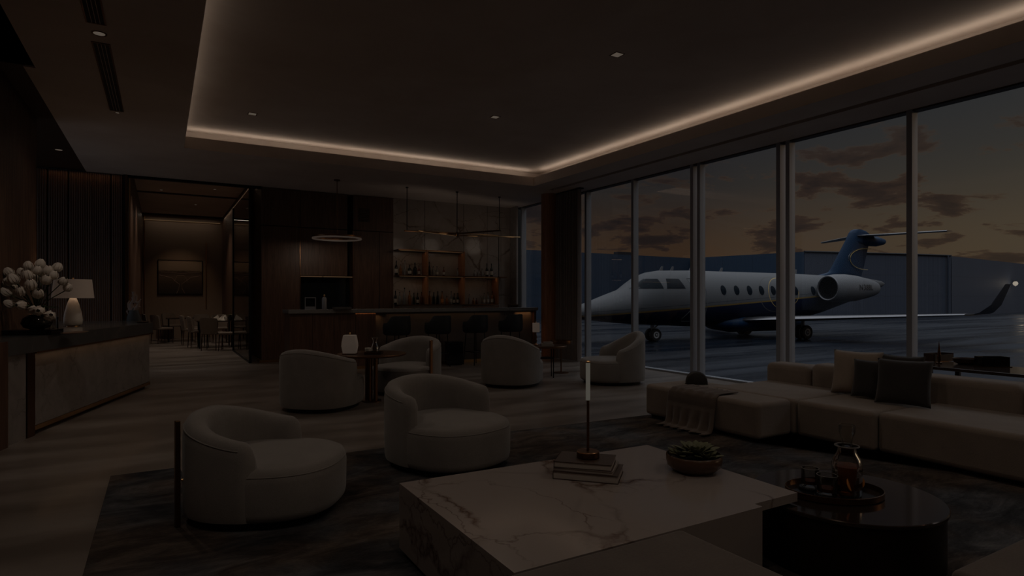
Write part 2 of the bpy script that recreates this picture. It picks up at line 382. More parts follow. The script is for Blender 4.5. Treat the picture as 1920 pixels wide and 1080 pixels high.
def thing(name, label, cat, loc=(0,0,0), rotz=0, group=None):
    o = bpy.data.objects.new(name, None); S.collection.objects.link(o); o.location = loc; o.rotation_euler = (0,0,rotz)
    o.empty_display_size = .1
    return tag(o, label, cat, group)
def struct(o): o['kind'] = 'structure'; return o
def dup(root, loc=None, rotz=None, label=None, parent=None):
    c = root.copy(); S.collection.objects.link(c)
    if parent is not None: c.parent = parent
    if loc is not None: c.location = loc
    if rotz is not None: c.rotation_euler = (0,0,rotz)
    if label: c['label'] = label
    for ch in list(root.children): dup(ch, parent=c)
    return c
A_ = rad(YAW); FW = (math.sin(A_), math.cos(A_)); RT = (math.cos(A_), -math.sin(A_))
def at(px, d):
    """plan position lying d metres ahead of the viewpoint in the direction of photo column px"""
    a = (px-960)/FPX; return ((FW[0]+RT[0]*a)*d, (FW[1]+RT[1]*a)*d)
def rnd(a, b): return random.uniform(a, b)
random.seed(7)
# ================================================================== SETTING
def flute(mb, p0, p1, nrm, z0, z1, pitch=.035, depth=.012):
    """half-round fluting on a wall running p0 -> p1, ribs standing out along nrm, closed at the back"""
    p0 = Vector((*p0, 0)); p1 = Vector((*p1, 0)); nv = Vector((*nrm, 0)); L = (p1-p0).length; t = (p1-p0)/L
    n = max(1, int(L/pitch)); pts = []
    for k in range(n):
        for q, h in ((0, 0), (.2, .7), (.5, 1), (.8, .7)):
            pts.append(p0+t*(k+q)*L/n+nv*h*depth)
    pts.append(p1.copy()); pts += [p1-nv*.03, p0-nv*.03]
    mb.rings([[(p.x,p.y,z) for p in pts] for z in (z0, z1)])
# floors
fl = MB(); fl.box(-4, WX+.05, -4, 26, -.2, 0)
struct(fl.build('floor', 'floor', smooth=0))
# soffit: lower ceiling round the tray, with ledge for the strip light
c = MB()
LZ = 3.945
c.box(-1.12, TX0, TY0-1, TY1, H, LZ); c.box(TX1, 7.37, TY0-1, TY1, H, LZ); c.box(7.50, WX+.1, TY0-1, 12.2, H, LZ)
c.box(TX0, TX1, TY0-1, TY0, H, LZ)
c.box(7.37, 7.5, 11.05, 12.2, H, LZ); c.box(7.37, 7.5, TY0-1, 11.05, LZ-.03, LZ)
c.box(TX1, 7.37, TY1, 12.2, H, LZ)
c.box(TX0-.3, TX1, TY1, 12.2, H, LZ); c.box(-1.22, TX0-.3, TY1, 12.2, H, LZ); c.box(-1.22, WX+.1, 12.2, WY+.05, H, LZ); c.box(1.87, WX+.1, WY+.05, WY+.6, H, LZ)
c.box(-1.22, -1.12, 7.84, TY1, H, LZ)
struct(c.build('ceiling', 'soffit', smooth=0))
c = MB(); c.box(TX0-.42, TX1+.42, TY0-.42, TY1+.42, 4.12, 4.25)
for a_ in ((TX0-.46, TX0-.38, TY0, TY1+.4), (TX1+.38, TX1+.46, TY0, TY1+.4), (TX0-.4, TX1+.4, TY1+.38, TY1+.46)):
    c.box(*a_, LZ-.02, 4.16)
struct(c.build('ceiling', 'ceiling', smooth=0))
c = MB(); c.box(7.372, 7.498, TY0-1, 11.04, 3.83, 3.86); struct(c.build('trim_1', 'gap', smooth=0))
# dark timber ceiling left, over the desk
c = MB(); c.box(-4, -1.22, 7.84, WY+.05, H+.02, H+.15); struct(c.build('ceiling', 'darkceil', smooth=0))
c = MB(); c.box(-4, -1.12, -4, 7.84, 4.75, 4.9); struct(c.build('ceiling', 'darkceil', smooth=0))
c = MB(); c.box(-1.14, -1.12, -4, 7.84, LZ-.02, 4.8); c.box(-4, -1.12, 7.84, 7.86, H+.02, 4.8); struct(c.build('ceiling', 'gap', smooth=0))
# left wall: fluted walnut with two joints
w = MB()
flute(w, (-1.45, 10.15), (-1.45, 8.62), (1, 0), 0, 4.75); flute(w, (-1.45, 8.60), (-1.45, 6.42), (1, 0), 0, 4.75); flute(w, (-1.45, 6.40), (-1.45, -4), (1, 0), 0, 4.75)
struct(w.build('wall_left', 'flutedwood'))
w = MB(); w.box(-1.75, -1.48, -4, 10.15, 0, 4.75); w.box(-4, -1.48, 10.12, 10.15, 0, H+.02); struct(w.build('wall_left', 'gap', smooth=0))
# rear fluted wall behind the desk
w = MB(); xs = [-4, -1.80, -1.49, -.83, -.63]
for a0, a1 in zip(xs, xs[1:]): flute(w, (a0+.012, WY), (a1-.012, WY), (0, -1), 0, H-.012)
struct(w.build('wall_back', 'flutedwood'))
w = MB(); w.box(-4, -.62, WY+.03, WY+.12, 0, H); w.box(-.63, -.60, WY-.03, WY+.12, 0, H); struct(w.build('wall_back', 'gap', smooth=0))
area('rear_wall_washer', (-1.25, WY-.10, H-.02), (1.2, .03), 2.2, (1, .5, .22), (0, .25, -1))
# portal to the dining room
DX0, DX1, DY, DH = -.55, 1.86, 23.6, 4.2
w = MB(); w.box(-.60, -.56, WY-.05, WY+.10, 0, H); struct(w.build('trim_2', 'bronze', smooth=0))
w = MB(); w.box(-.535, -.52, WY+.02, WY+.06, 0, H); struct(w.build('trim_3', 'brass', smooth=0))
w = MB(); w.box(-.60, 1.85, WY-.03, WY+.06, H-.05, H); struct(w.build('trim_4', 'black', smooth=0))
w = MB()
w.box(-.72, DX0, WY+.05, DY, 0, DH); struct(w.build('wall_left', 'wood', smooth=0))
w = MB(); w.box(-.72, DX1+1.4, DY, DY+.15, 0, DH); struct(w.build('wall_back', mat('taupe_dining_wall', (.30, .225, .17), .7), smooth=0))
w = MB(); w.box(-.72, 3.3, WY+.05, DY+.1, DH, DH+.1); struct(w.build('ceiling', 'ceiling', smooth=0))
w = MB(); w.box(-.62, 1.9, 18.6, 18.72, DH-.03, DH); w.box(-.62, 1.9, DY-.2, DY-.12, DH-.06, DH)
struct(w.build('trim_5', 'darkceil', smooth=0))
w = MB()
for k in range(5): w.box(DX1, DX1+.12, 15.6+k*1.6, 15.6+k*1.6+1.56, 0, DH)
w.box(DX1+.05, DX1+.14, WY+.1, DY, 0, DH)
struct(w.build('wall_right', 'wood', smooth=0))
w = MB(); w.box(-.5, 1.8, DY-.035, DY-.02, 3.98, 4.01); struct(w.build('trim_6', 'led', smooth=0))
w = MB(); w.box(1.34, 1.37, DY-.03, DY, 1.0, 3.3); struct(w.build('trim_7', 'brass', smooth=0))
w = MB(); w.box(-.50, -.47, DY-.03, DY, 0, DH); struct(w.build('trim_8', 'brass', smooth=0))
# smoked glass screen on the right of the portal
w = MB(); w.box(1.62, 1.635, WY+.02, 17.2, .02, H-.05); g = struct(w.build('window_1', 'smoke', smooth=0))
w = MB(); w.box(1.60, 1.655, 17.2, 17.24, 0, H-.05); w.box(1.60, 1.655, WY-.02, WY+.02, 0, H-.05); w.box(1.60, 1.655, WY+.02, 17.2, 0, .02); w.build('window_frame', 'black', g, smooth=0)
# walnut block right of the portal, with the coffee niche
NX0, NX1, NZ0, NZ1 = 2.65, 3.81, 1.02, 1.88
BX0, BX1 = 1.85, 4.77
w = MB(); y0 = WY
w.box(BX0, NX0-.01, y0, y0+.35, .05, 2.93); w.box(BX0, NX0-.01, y0, y0+.35, 2.945, H-.01)
w.box(NX1+.01, 4.43, y0, y0+.35, .05, 2.93); w.box(4.438, BX1, y0, y0+.35, .05, 2.93); w.box(NX1+.01, BX1, y0, y0+.35, 2.945, H-.01)
w.box(NX0, NX1-.12, y0+.02, y0+.35, NZ1, 2.93); w.box(NX0, NX1-.12, y0+.02, y0+.35, 2.945, H-.01)
w.box(NX0, NX1, y0, y0+.35, .05, NZ0)
struct(w.build('wall_back', 'wood', smooth=0, bevel=.003, seg=1))
w = MB(); w.box(BX0+.02, BX1, y0+.34, y0+.5, .0, H); w.box(BX0+.03, BX1, y0+.03, y0+.4, 0, .05); struct(w.build('wall_back', 'gap', smooth=0))
w = MB(); w.box(NX0, NX1, y0+.30, y0+.34, NZ0, NZ1); struct(w.build('wall_back', 'niche', smooth=0))
w = MB(); w.box(NX0+.01, 3.13, y0+.015, y0+.03, NZ1-.03, NZ1-.012); w.box(3.15, NX1-.01, y0+.015, y0+.03, NZ1-.03, NZ1-.012); struct(w.build('trim_9', 'led', smooth=0))
w = MB(); w.box(NX1-.006, NX1+.010, y0-.012, y0+.02, NZ0, 2.93); w.box(NX0-.014, NX0, y0-.008, y0+.02, NZ0, 2.93); struct(w.build('trim_10', 'bronze', smooth=0))
w = MB(); w.box(BX0-.04, BX1, y0-.035, y0-.002, 0, .055); w.box(BX0-.04, BX0-.002, y0-.002, y0+.5, 0, .055); struct(w.build('baseboard_back', 'brass', smooth=0))
# vent on the block
o = thing('wall_vent', 'small square dark grille high on the walnut wall block beside the bar', 'vent', (4.07, WY, 3.30))
f_ = MB(); f_.box(-.13, .13, -.012, 0, -.155, -.14); f_.box(-.13, .13, -.012, 0, .14, .155); f_.box(-.13, -.115, -.012, 0, -.14, .14); f_.box(.115, .13, -.012, 0, -.14, .14)
f_.build('frame', 'darkceil', o, smooth=0)
f_ = MB()
for k in range(12): f_.box(-.115, .115, -.008, -.002, -.135+k*.0225, -.124+k*.0225)
f_.build('grille', 'black', o, smooth=0)
# marble slab wall behind the bar
w = MB(); 
for x0, x1 in ((BX1+.003, 5.57), (5.58, 6.62), (6.63, 7.30), (7.31, 7.70), (7.71, 7.98)): w.box(x0, x1, WY, WY+.1, 0, H)
struct(w.build('wall_right', 'wall_marble', smooth=0))
w = MB(); w.box(7.975, 8.02, WY-.35, WY+.1, 0, H); struct(w.build('wall_right', 'desk_marble', smooth=0))
w = MB(); w.box(-4, 8.3, WY+.1, WY+.14, H, 4.3); w.box(BX1, WX+.2, WY+.1, WY+.14, 0, H); struct(w.build('wall_back', 'gap', smooth=0))
# glazed wall: panes, mullions, track
mull = [13.52, 12.40, 10.76, 9.22, 7.66, 7.50, 5.92, 5.76, 4.05, 2.0, .1, -1.8, -4.0]
for k, (a0, a1) in enumerate(zip(mull, mull[1:])):
    if a0-a1 < .3: continue
    w = MB(); w.box(WX+.02, WX+.035, a1, a0, .03, H); struct(w.build('window_%d' % (k+2), 'pane', smooth=0))
for y in mull:
    wd = .05 if y in (13.52, 12.40) else .068
    w = MB(); w.box(WX-.03, WX+.11, y-wd/2, y+wd/2, 0, H+.02)
    struct(w.build('window_frame', 'alu', smooth=0, bevel=.004, seg=1))
w = MB(); w.box(WX-.03, WX+.10, -4, WY, 0, .03); struct(w.build('window_track', 'alu', smooth=0))
w = MB(); w.box(WX-.02, WX+.12, -4, WY, H-.02, H+.02); struct(w.build('window_head', 'darkceil', smooth=0))
# room closes behind the viewpoint
w = MB(); w.box(-4, WX+.1, -4.1, -4, 0, 4.75); struct(w.build('wall_front', 'wood', smooth=0))
# walnut clad column and curtain
w = MB(); w.lathe([(.19, 0), (.19, H)], (7.72, 11.55, 0), 40, 1); struct(w.build('wall_column', 'reddark'))
cu = thing('window_curtain', 'full-height grey brown curtain gathered beside the round walnut column', 'curtain', (7.82, 10.95, 0))
def curtain_mesh(L, amp, n, z1):
    mb = MB(); pts = []
    m_ = n*10
    for i in range(m_+1):
        t = i/m_; pts.append((amp*math.sin(t*n*2*PI)+.01*math.sin(t*37), L/2-L*t))
    back = [(x-.008, y) for x, y in reversed(pts)]
    mb.rings([[(x*(1+.15*math.sin(z*3)), y, z) for x, y in pts+back] for z in [.01, .3, 1, 2, 3, z1]]); return mb
curtain_mesh(.95, .065, 9, H-.03).build('drape', 'curtain', cu)
t_ = MB(); t_.box(-.05, .05, -.5, .5, H-.03, H-.003); t_.build('curtain_track', 'black', cu, smooth=0)
# ------------------------------------------------------------------ outside
GZ = -.75
def gat(px, dd): x, y = at(px, dd); return (x, y)
w = MB(); w.box(WX+.25, 420, -300, 420, GZ-.1, GZ); o = struct(w.build('exterior_ground', 'apron', smooth=0))
w = MB(); w.box(WX+.12, WX+.26, -8, 26, GZ, -.01); struct(w.build('exterior_kerb', 'hangar', smooth=0))
def facade(name, pts, z1, depth, m, label=None):
    """building from a front polyline, walls carrying UV in metres"""
    me = bpy.data.meshes.new(name); vs = []; fs = []; uv = []
    dirv = Vector((*FW, 0))
    back = [(x+dirv.x*depth, y+dirv.y*depth) for x, y in reversed(pts)]
    loop = list(pts)+back; n = len(loop)
    for x, y in loop: vs += [(x, y, GZ), (x, y, z1)]
    u = 0
    for i in range(n):
        j = (i+1) % n; L = math.dist(loop[i], loop[j])
        fs.append((2*i, 2*j, 2*j+1, 2*i+1)); uv += [(u, 0), (u+L, 0), (u+L, z1-GZ), (u, z1-GZ)]; u += L
    fs.append(tuple(2*i+1 for i in range(n))); uv += [(0, 0)]*n
    me.from_pydata(vs, [], fs); me.update(); ul = me.uv_layers.new(name='UV')
    for i, t in enumerate(uv): ul.data[i].uv = t
    me.materials.append(MT[m]); o = bpy.data.objects.new(name, me); S.collection.objects.link(o); return o
hz = 6.0
h1 = thing('hangar_building', 'long dark navy hangar standing behind the nose of the jet', 'hangar', (*gat(1100, 62), GZ))
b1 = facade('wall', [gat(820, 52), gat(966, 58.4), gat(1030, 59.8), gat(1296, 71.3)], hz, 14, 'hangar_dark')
b1.parent = h1; b1.location = -Vector(h1.location)
h2 = thing('hangar_building', 'large hangar behind the jet tail with dark left flank and lighter lamplit front', 'hangar', (*gat(1508, 61.2), GZ))
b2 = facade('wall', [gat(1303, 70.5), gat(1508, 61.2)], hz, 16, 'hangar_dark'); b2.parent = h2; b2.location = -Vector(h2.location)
b3 = facade('wall', [gat(1508.5, 61.2), gat(1700, 65), gat(1783, 67.4)], hz, 16, 'hangar'); b3.parent = h2; b3.location = -Vector(h2.location)  # front face in the lighter cladding that carries painted lamplight
r_ = MB(); r_.tube([(*gat(1508, 61.1), hz+.03), (*gat(1700, 64.9), hz+.03), (*gat(1783, 67.3), hz+.03)], .09, 6)
o = r_.build('roof_edge', 'ink', h2); o.location = -Vector(h2.location)
d_ = MB(); d_.tube([(*gat(1778, 67.0), GZ), (*gat(1778, 67.0), hz)], .09, 6); o = d_.build('drainpipe', 'hangar', h2); o.location = -Vector(h2.location)
h3 = thing('hangar_building', 'receding grey hangar wall beyond the winglet with the floodlight', 'hangar', (*gat(1850, 75), GZ))
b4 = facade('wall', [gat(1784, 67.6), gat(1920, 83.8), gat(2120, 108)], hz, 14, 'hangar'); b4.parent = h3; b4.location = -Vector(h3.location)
rv = MB(); rv.box(-.9, .9, -.4, .4, 0, .35); o = rv.build('roof_vent', 'ink', h1); o.location = Vector((*gat(1167, 66.5), hz))-Vector(h1.location)
fx, fy = gat(1904, 79.9)
fo = thing('floodlight', 'bright floodlight on a bracket on the receding hangar wall', 'floodlight', (fx, fy, 3.2))
m_ = MB(); m_.lathe([(.02,-.35),(.22,-.2),(.30,0),(.22,.2),(.02,.35)], (0,0,0), 16); m_.build('lens', 'flood', fo)
m_ = MB(); m_.box(-.25, .5, -.1, .3, .28, .36); m_.build('bracket', 'ink', fo, smooth=0)
point('floodlight_beam', (fx-.6, fy-.9, 3.2), 350, (1, .82, .62), .3)
# ------------------------------------------------------------------ aeroplane
NL, ND = 3.47, 28.0
ul_ = (.9145, .402)                                # heading in viewpoint frame (lateral, depth)
hx = RT[0]*ul_[0]+FW[0]*ul_[1]; hy = RT[1]*ul_[0]+FW[1]*ul_[1]
ang = math.atan2(hy, hx)
jet = thing('private_jet', 'white private jet with navy belly and gold stripe parked nose left on the apron', 'aeroplane',
            (RT[0]*NL+FW[0]*ND, RT[1]*NL+FW[1]*ND, 0), ang)
# local frame: +x towards the tail, -y the side facing the lounge, z above lounge floor
st = [(-.9,.62,.56,.04),(-.8,.80,.44,.22),(-.4,1.02,.36,.42),(.3,1.26,.30,.62),(1.0,1.50,.22,.84),(1.9,1.80,.14,1.03),(2.35,2.12,.10,1.12),(2.8,2.40,.07,1.2),(3.35,2.60,.05,1.26),(4.0,2.70,.02,1.3),
      (6,2.74,-.08,1.33),(9,2.72,-.10,1.33),(12,2.70,.0,1.3),(13.5,2.68,.2,1.22),(15,2.64,.5,1.08),(17.2,2.58,1.05,.75),(19.2,2.5,1.65,.42),(20.4,2.36,2.0,.16),(20.7,2.26,2.12,.05)]
def fus(x):
    for (a,t0,b0,w0),(c_,t1,b1_,w1) in zip(st, st[1:]):
        if a <= x <= c_:
            k = (x-a)/(c_-a); return (t0+(t1-t0)*k, b0+(b1_-b0)*k, w0+(w1-w0)*k)
def fring(x, n=48):
    t, b_, w_ = fus(x); zc = (t+b_)/2; rz = (t-b_)/2
    return [(x, w_*math.cos(2*PI*i/n), zc+rz*math.sin(2*PI*i/n)) for i in range(n)]
xs_ = []
for (a,*_),(c_,*_) in zip(st, st[1:]):
    k = max(1, int((c_-a)/.5)); xs_ += [a+(c_-a)*j/k for j in range(k)]
xs_.append(st[-1][0])
m_ = MB(); m_.rings([fring(x) for x in xs_]); m_.build('fuselage', 'livery', jet, smooth=60)
def skin(x, z, off=.012):
    t, b_, w_ = fus(x); zc = (t+b_)/2; rz = (t-b_)/2; s_ = max(-1, min(1, (z-zc)/rz)); return -(w_*math.sqrt(max(0, 1-s_*s_))+off)
def patch(outl, off=.012):
    mb = MB(); n = len(outl); cx_ = sum(p[0] for p in outl)/n; cz_ = sum(p[1] for p in outl)/n
    vs = []; 
    for s_ in (1.0, .66, .33): vs += [(cx_+(x-cx_)*s_, skin(cx_+(x-cx_)*s_, cz_+(z-cz_)*s_, off), cz_+(z-cz_)*s_) for x, z in outl]
    vs.append((cx_, skin(cx_, cz_, off), cz_)); fs = []
    for r_ in range(2):
        for i in range(n): j = (i+1)%n; fs.append((r_*n+i, r_*n+j, (r_+1)*n+j, (r_+1)*n+i))
    for i in range(n): fs.append((2*n+i, 2*n+(i+1)%n, 3*n))
    vs += [(x, skin(x, z, -.04), z) for x, z in outl]; q = 3*n+1
    for i in range(n): j = (i+1)%n; fs.append((i, q+i, q+j, j))
    mb.add(vs, fs); return mb
def dense(poly, k=6):
    out = []
    for i in range(len(poly)):
        a, b_ = poly[i], poly[(i+1)%len(poly)]
        out += [(a[0]+(b_[0]-a[0])*j/k, a[1]+(b_[1]-a[1])*j/k) for j in range(k)]
    return out
patch(dense([(2.02,1.79),(3.48,1.80),(3.36,2.27),(2.78,2.27)])).build('cockpit_window', 'jetglass', jet)
patch(dense([(3.66,1.80),(4.72,1.81),(4.52,2.28),(3.80,2.28)])).build('cockpit_window', 'jetglass', jet)
for k, x in enumerate([7.02, 7.87, 8.72, 9.53, 10.34, 11.15, 11.95, 13.30]):
    patch([(x+.165*math.cos(a), 1.74+.24*math.sin(a)) for a in [2*PI*i/20 for i in range(20)]]).build('cabin_window', 'jetglass', jet)
def line(pts, off=.015, r=.014, k=8):
    out = []
    for a, b_ in zip(pts, pts[1:]): out += [(a[0]+(b_[0]-a[0])*j/k, a[1]+(b_[1]-a[1])*j/k) for j in range(k)]
    out.append(pts[-1]); mb = MB(); mb.tube([(x, skin(x, z, off-.012), z) for x, z in out], r, 5); return mb
line([(4.85,.22),(4.75,.35),(5.15,.9),(5.25,1.4),(5.0,2.30),(5.85,2.30),(5.95,1.5),(6.0,.6),(5.8,.22),(4.85,.22)]).build('entry_door', 'jetwhite', jet)
for x in (4.1, 4.75, 5.9, 7.9, 13.2):
    m_ = MB(); m_.rings([[(x, -.01, 2.68), (x+.22, -.01, 2.68), (x+.22, .01, 2.68), (x, .01, 2.68)], [(x+.16, -.01, 2.93), (x+.26, -.01, 2.93), (x+.26, .01, 2.93), (x+.16, .01, 2.93)]])
    m_.build('antenna', 'jetwhite', jet)
# wings
def wing(side):
    mb = MB(); rs = []
    for t in [0, .1, .3, .55, .8, .92, 1.0]:
        y = side*(.9+7.6*t); le = 8.3+5.2*t; ch = 3.9*(1-t)+1.25*t; z = .22+.42*t; th = .34*(1-t)+.10*t
        rs.append([(le+ch*u, y, z+th*v) for u, v in ((0,0),(.03,.28),(.12,.48),(.35,.55),(.7,.28),(1,0),(.7,-.2),(.35,-.4),(.1,-.35),(.02,-.2))])
    mb.rings(rs); return mb
def winglet(side):
    mb = MB(); rs = []
    for t, dz in ((0, 0), (.12, .03), (.25, .10), (.55, .42), (1.0, 1.30)):
        y = side*(8.5+.75*math.sqrt(t)); le = 13.5+1.5*t; ch = 1.25*(1-t)+.42*t; z = .645+dz
        rs.append([(le+ch*u, y+side*0.05*v, z+.025*v) for u, v in ((0,0),(.03,.28),(.12,.48),(.35,.55),(.7,.28),(1,0),(.7,-.2),(.35,-.4),(.1,-.35),(.02,-.2))])
    mb.rings(rs); return mb
for sd_ in (-1, 1):
    wg = wing(sd_).build('wing', 'jetmetal', jet, smooth=50); winglet(sd_).build('winglet', 'wingletdark', wg, smooth=50)
m_ = MB(); m_.rings([[(x, .95*w_*math.cos(a), .1+.42*w_*math.sin(a)) for a in [2*PI*i/20 for i in range(20)]] for x, w_ in ((6.8,.1),(7.6,.9),(8.6,1.25),(11.5,1.25),(13,.9),(14,.1))])
m_.build('wing_fairing', 'jetnavy', jet, smooth=60)
# engines
def nacelle(side):
    yc = side*1.97; zc = 1.87
    pr = [(13.42,.585),(13.40,.63),(13.46,.67),(13.9,.73),(14.6,.745),(15.4,.69),(16.2,.56),(16.8,.44),(17.05,.36)]
    mb = MB(); mb.rings([[(x, yc+r*math.cos(2*PI*i/40), zc+r*math.sin(2*PI*i/40)) for i in range(40)] for x, r in pr], False, True)
    inn = MB(); inn.rings([[(x, yc+r*math.cos(2*PI*i/40), zc+r*math.sin(2*PI*i/40)) for i in range(40)] for x, r in [(13.42,.585),(13.55,.55),(14.1,.52)]], False, True)
    return mb, inn, pr
for sd_ in (-1, 1):
    a, b_, pr = nacelle(sd_)
    en = a.build('engine', 'jetwhite', jet, smooth=50); b_.build('intake', 'black', en, smooth=50)
    m_ = MB(); m_.tube([(13.45, sd_*1.97+.615*math.cos(t), 1.87+.615*math.sin(t)) for t in [2*PI*i/32 for i in range(32)]], .045, 8, True); m_.build('intake_lip', 'jetmetal', en)
    m_ = MB(); m_.rings([[(x, sd_*1.0, 2.05+h_) , (x, sd_*1.3, 2.0+h_)] for x, h_ in ((14, -.09), (16.4, -.07), (16.4, .07), (14, .09))], False, False)
    m_.box(14, 16.2, min(sd_*.9, sd_*1.34), max(sd_*.9, sd_*1.34), 1.9, 2.08); m_.build('pylon', 'jetwhite', en, smooth=0)
# registration on the engine cowling
tcv = bpy.data.curves.new('reg', 'FONT'); tcv.body = 'N388L'; tcv.size = .42; tcv.align_x = 'CENTER'; tcv.align_y = 'CENTER'; tcv.space_character = 1.12
to = bpy.data.objects.new('reg_tmp', tcv); S.collection.objects.link(to)
bpy.context.view_layer.update()
me = bpy.data.meshes.new_from_object(to); bpy.data.objects.remove(to)
def nr(x):
    for (a, ra), (c_, rc) in zip(pr[2:], pr[3:]):
        if a <= x <= c_: return ra+(rc-ra)*(x-a)/(c_-a)
    return .5
import bmesh
bm_ = bmesh.new(); bm_.from_mesh(me); bmesh.ops.triangulate(bm_, faces=bm_.faces)
for _ in range(3): bmesh.ops.subdivide_edges(bm_, edges=[e for e in bm_.edges if e.calc_length() > .04], cuts=1, use_grid_fill=True); bmesh.ops.triangulate(bm_, faces=bm_.faces)
bm_.to_mesh(me); bm_.free()
for vtx in me.vertices:
    x = 15.50+vtx.co.x; zz_ = vtx.co.y+.03; r_ = nr(x)+.018; vtx.co = (x, -1.97-math.sqrt(max(.01, r_*r_-zz_*zz_)), 1.87+zz_)
me.materials.append(MT['ink']); o = bpy.data.objects.new('registration_lettering', me); S.collection.objects.link(o); o.parent = jet
# fin and tailplane
def slab(rows, th):
    """rows: (x_le, x_te, z)"""
    mb = MB(); rs = []
    for le, te, z in rows:
        ch = te-le; rs.append([(le+ch*u, th*v, z) for u, v in ((0,0),(.06,.6),(.3,1),(.7,.7),(1,.05),(1,-.05),(.7,-.7),(.3,-1),(.06,-.6))])
    mb.rings(rs); return mb
slab([(14.9,15.6,2.55),(15.0,18.7,2.62),(15.9,18.75,2.80),(16.1,18.85,3.0),(17.35,19.4,4.7),(17.6,19.5,5.1),(17.85,19.1,5.3),(18.1,18.8,5.36)], .17).build('tail_fin', 'jetnavy', jet, smooth=50)
m_ = MB(); m_.rings([[(x, r*math.cos(2*PI*i/20), 4.72+.9*r*math.sin(2*PI*i/20)) for i in range(20)] for x, r in ((17.9,.05),(18.3,.24),(19.2,.34),(20.0,.33),(20.6,.2),(20.85,.04))]); m_.build('tail_bullet', 'jetnavy', jet, smooth=60)
m_ = MB(); rs = []
for t in (-1, -.9, -.02, .02, .9, 1):
    q = abs(t); le = 18.0+2.1*q; ch = 1.5*(1-q)+.6*q; rs.append([(le+ch*u, 3.9*t, 4.98+.07*v) for u, v in ((0,0),(.1,.6),(.4,.7),(1,0),(.4,-.7),(.1,-.6))])
m_.rings(rs); m_.build('tailplane', 'jetmetal', jet, smooth=50)
def finline(pts, r=.022):
    mb = MB(); mb.tube([(x, -.185, z) for x, z in pts], r, 5); return mb
ar = [(18.95+1.35*math.cos(a)-.1, 3.62+.62*math.sin(a)) for a in [rad(t) for t in range(95, 262, 8)]]
finline([(19.3, 4.25)]+ar+[(19.0,3.0)]).build('fin_swirl', 'jetgold', jet)
finline([(18.9+1.55*math.cos(a), 3.62+.68*math.sin(a)) for a in [rad(t) for t in range(100, 200, 10)]], .012).build('fin_swirl', 'jetmetal', jet)
# landing gear
def gear(x, y, r, main=False):
    g_ = MB(); g_.tube([(x, y, .25), (x, y, GZ+r)], .07, 10); g_.tube([(x+.5, y*.8, .2), (x, y, GZ+r+.25)], .035, 8); g_.tube([(x, y-.22, GZ+r), (x, y+.22, GZ+r)], .05, 8)
    g_.tube([(x-.12, y, .1), (x-.12, y, GZ+r+.3), (x, y, GZ+r+.15)], .03, 6)
    leg = g_.build('landing_gear', 'hub', jet)
    for s_ in (-1, 1):
        yy = y+s_*.19; t_ = MB()
        t_.rings([[(x+q*math.cos(2*PI*i/28), yy+o_, GZ+r+q*math.sin(2*PI*i/28)) for i in range(28)] for q, o_ in ((r*.55,-.09),(r*.93,-.10),(r,-.06),(r,.06),(r*.93,.10),(r*.55,.09))])
        wh = t_.build('wheel', 'tyre', leg, smooth=40)
        for e in (-1, 1):
            h_ = MB(); h_.rings([[(x+q*math.cos(2*PI*i/20), yy+e*o_, GZ+r+q*math.sin(2*PI*i/20)) for i in range(20)] for q, o_ in ((r*.56,.088),(r*.5,.098),(r*.2,.085),(r*.14,.11),(.01,.115))])
            h_.build('hub', 'hub', wh)
gear(3.75, 0, .31); gear(11.6, -2.0, .36); gear(11.6, 2.0, .36)
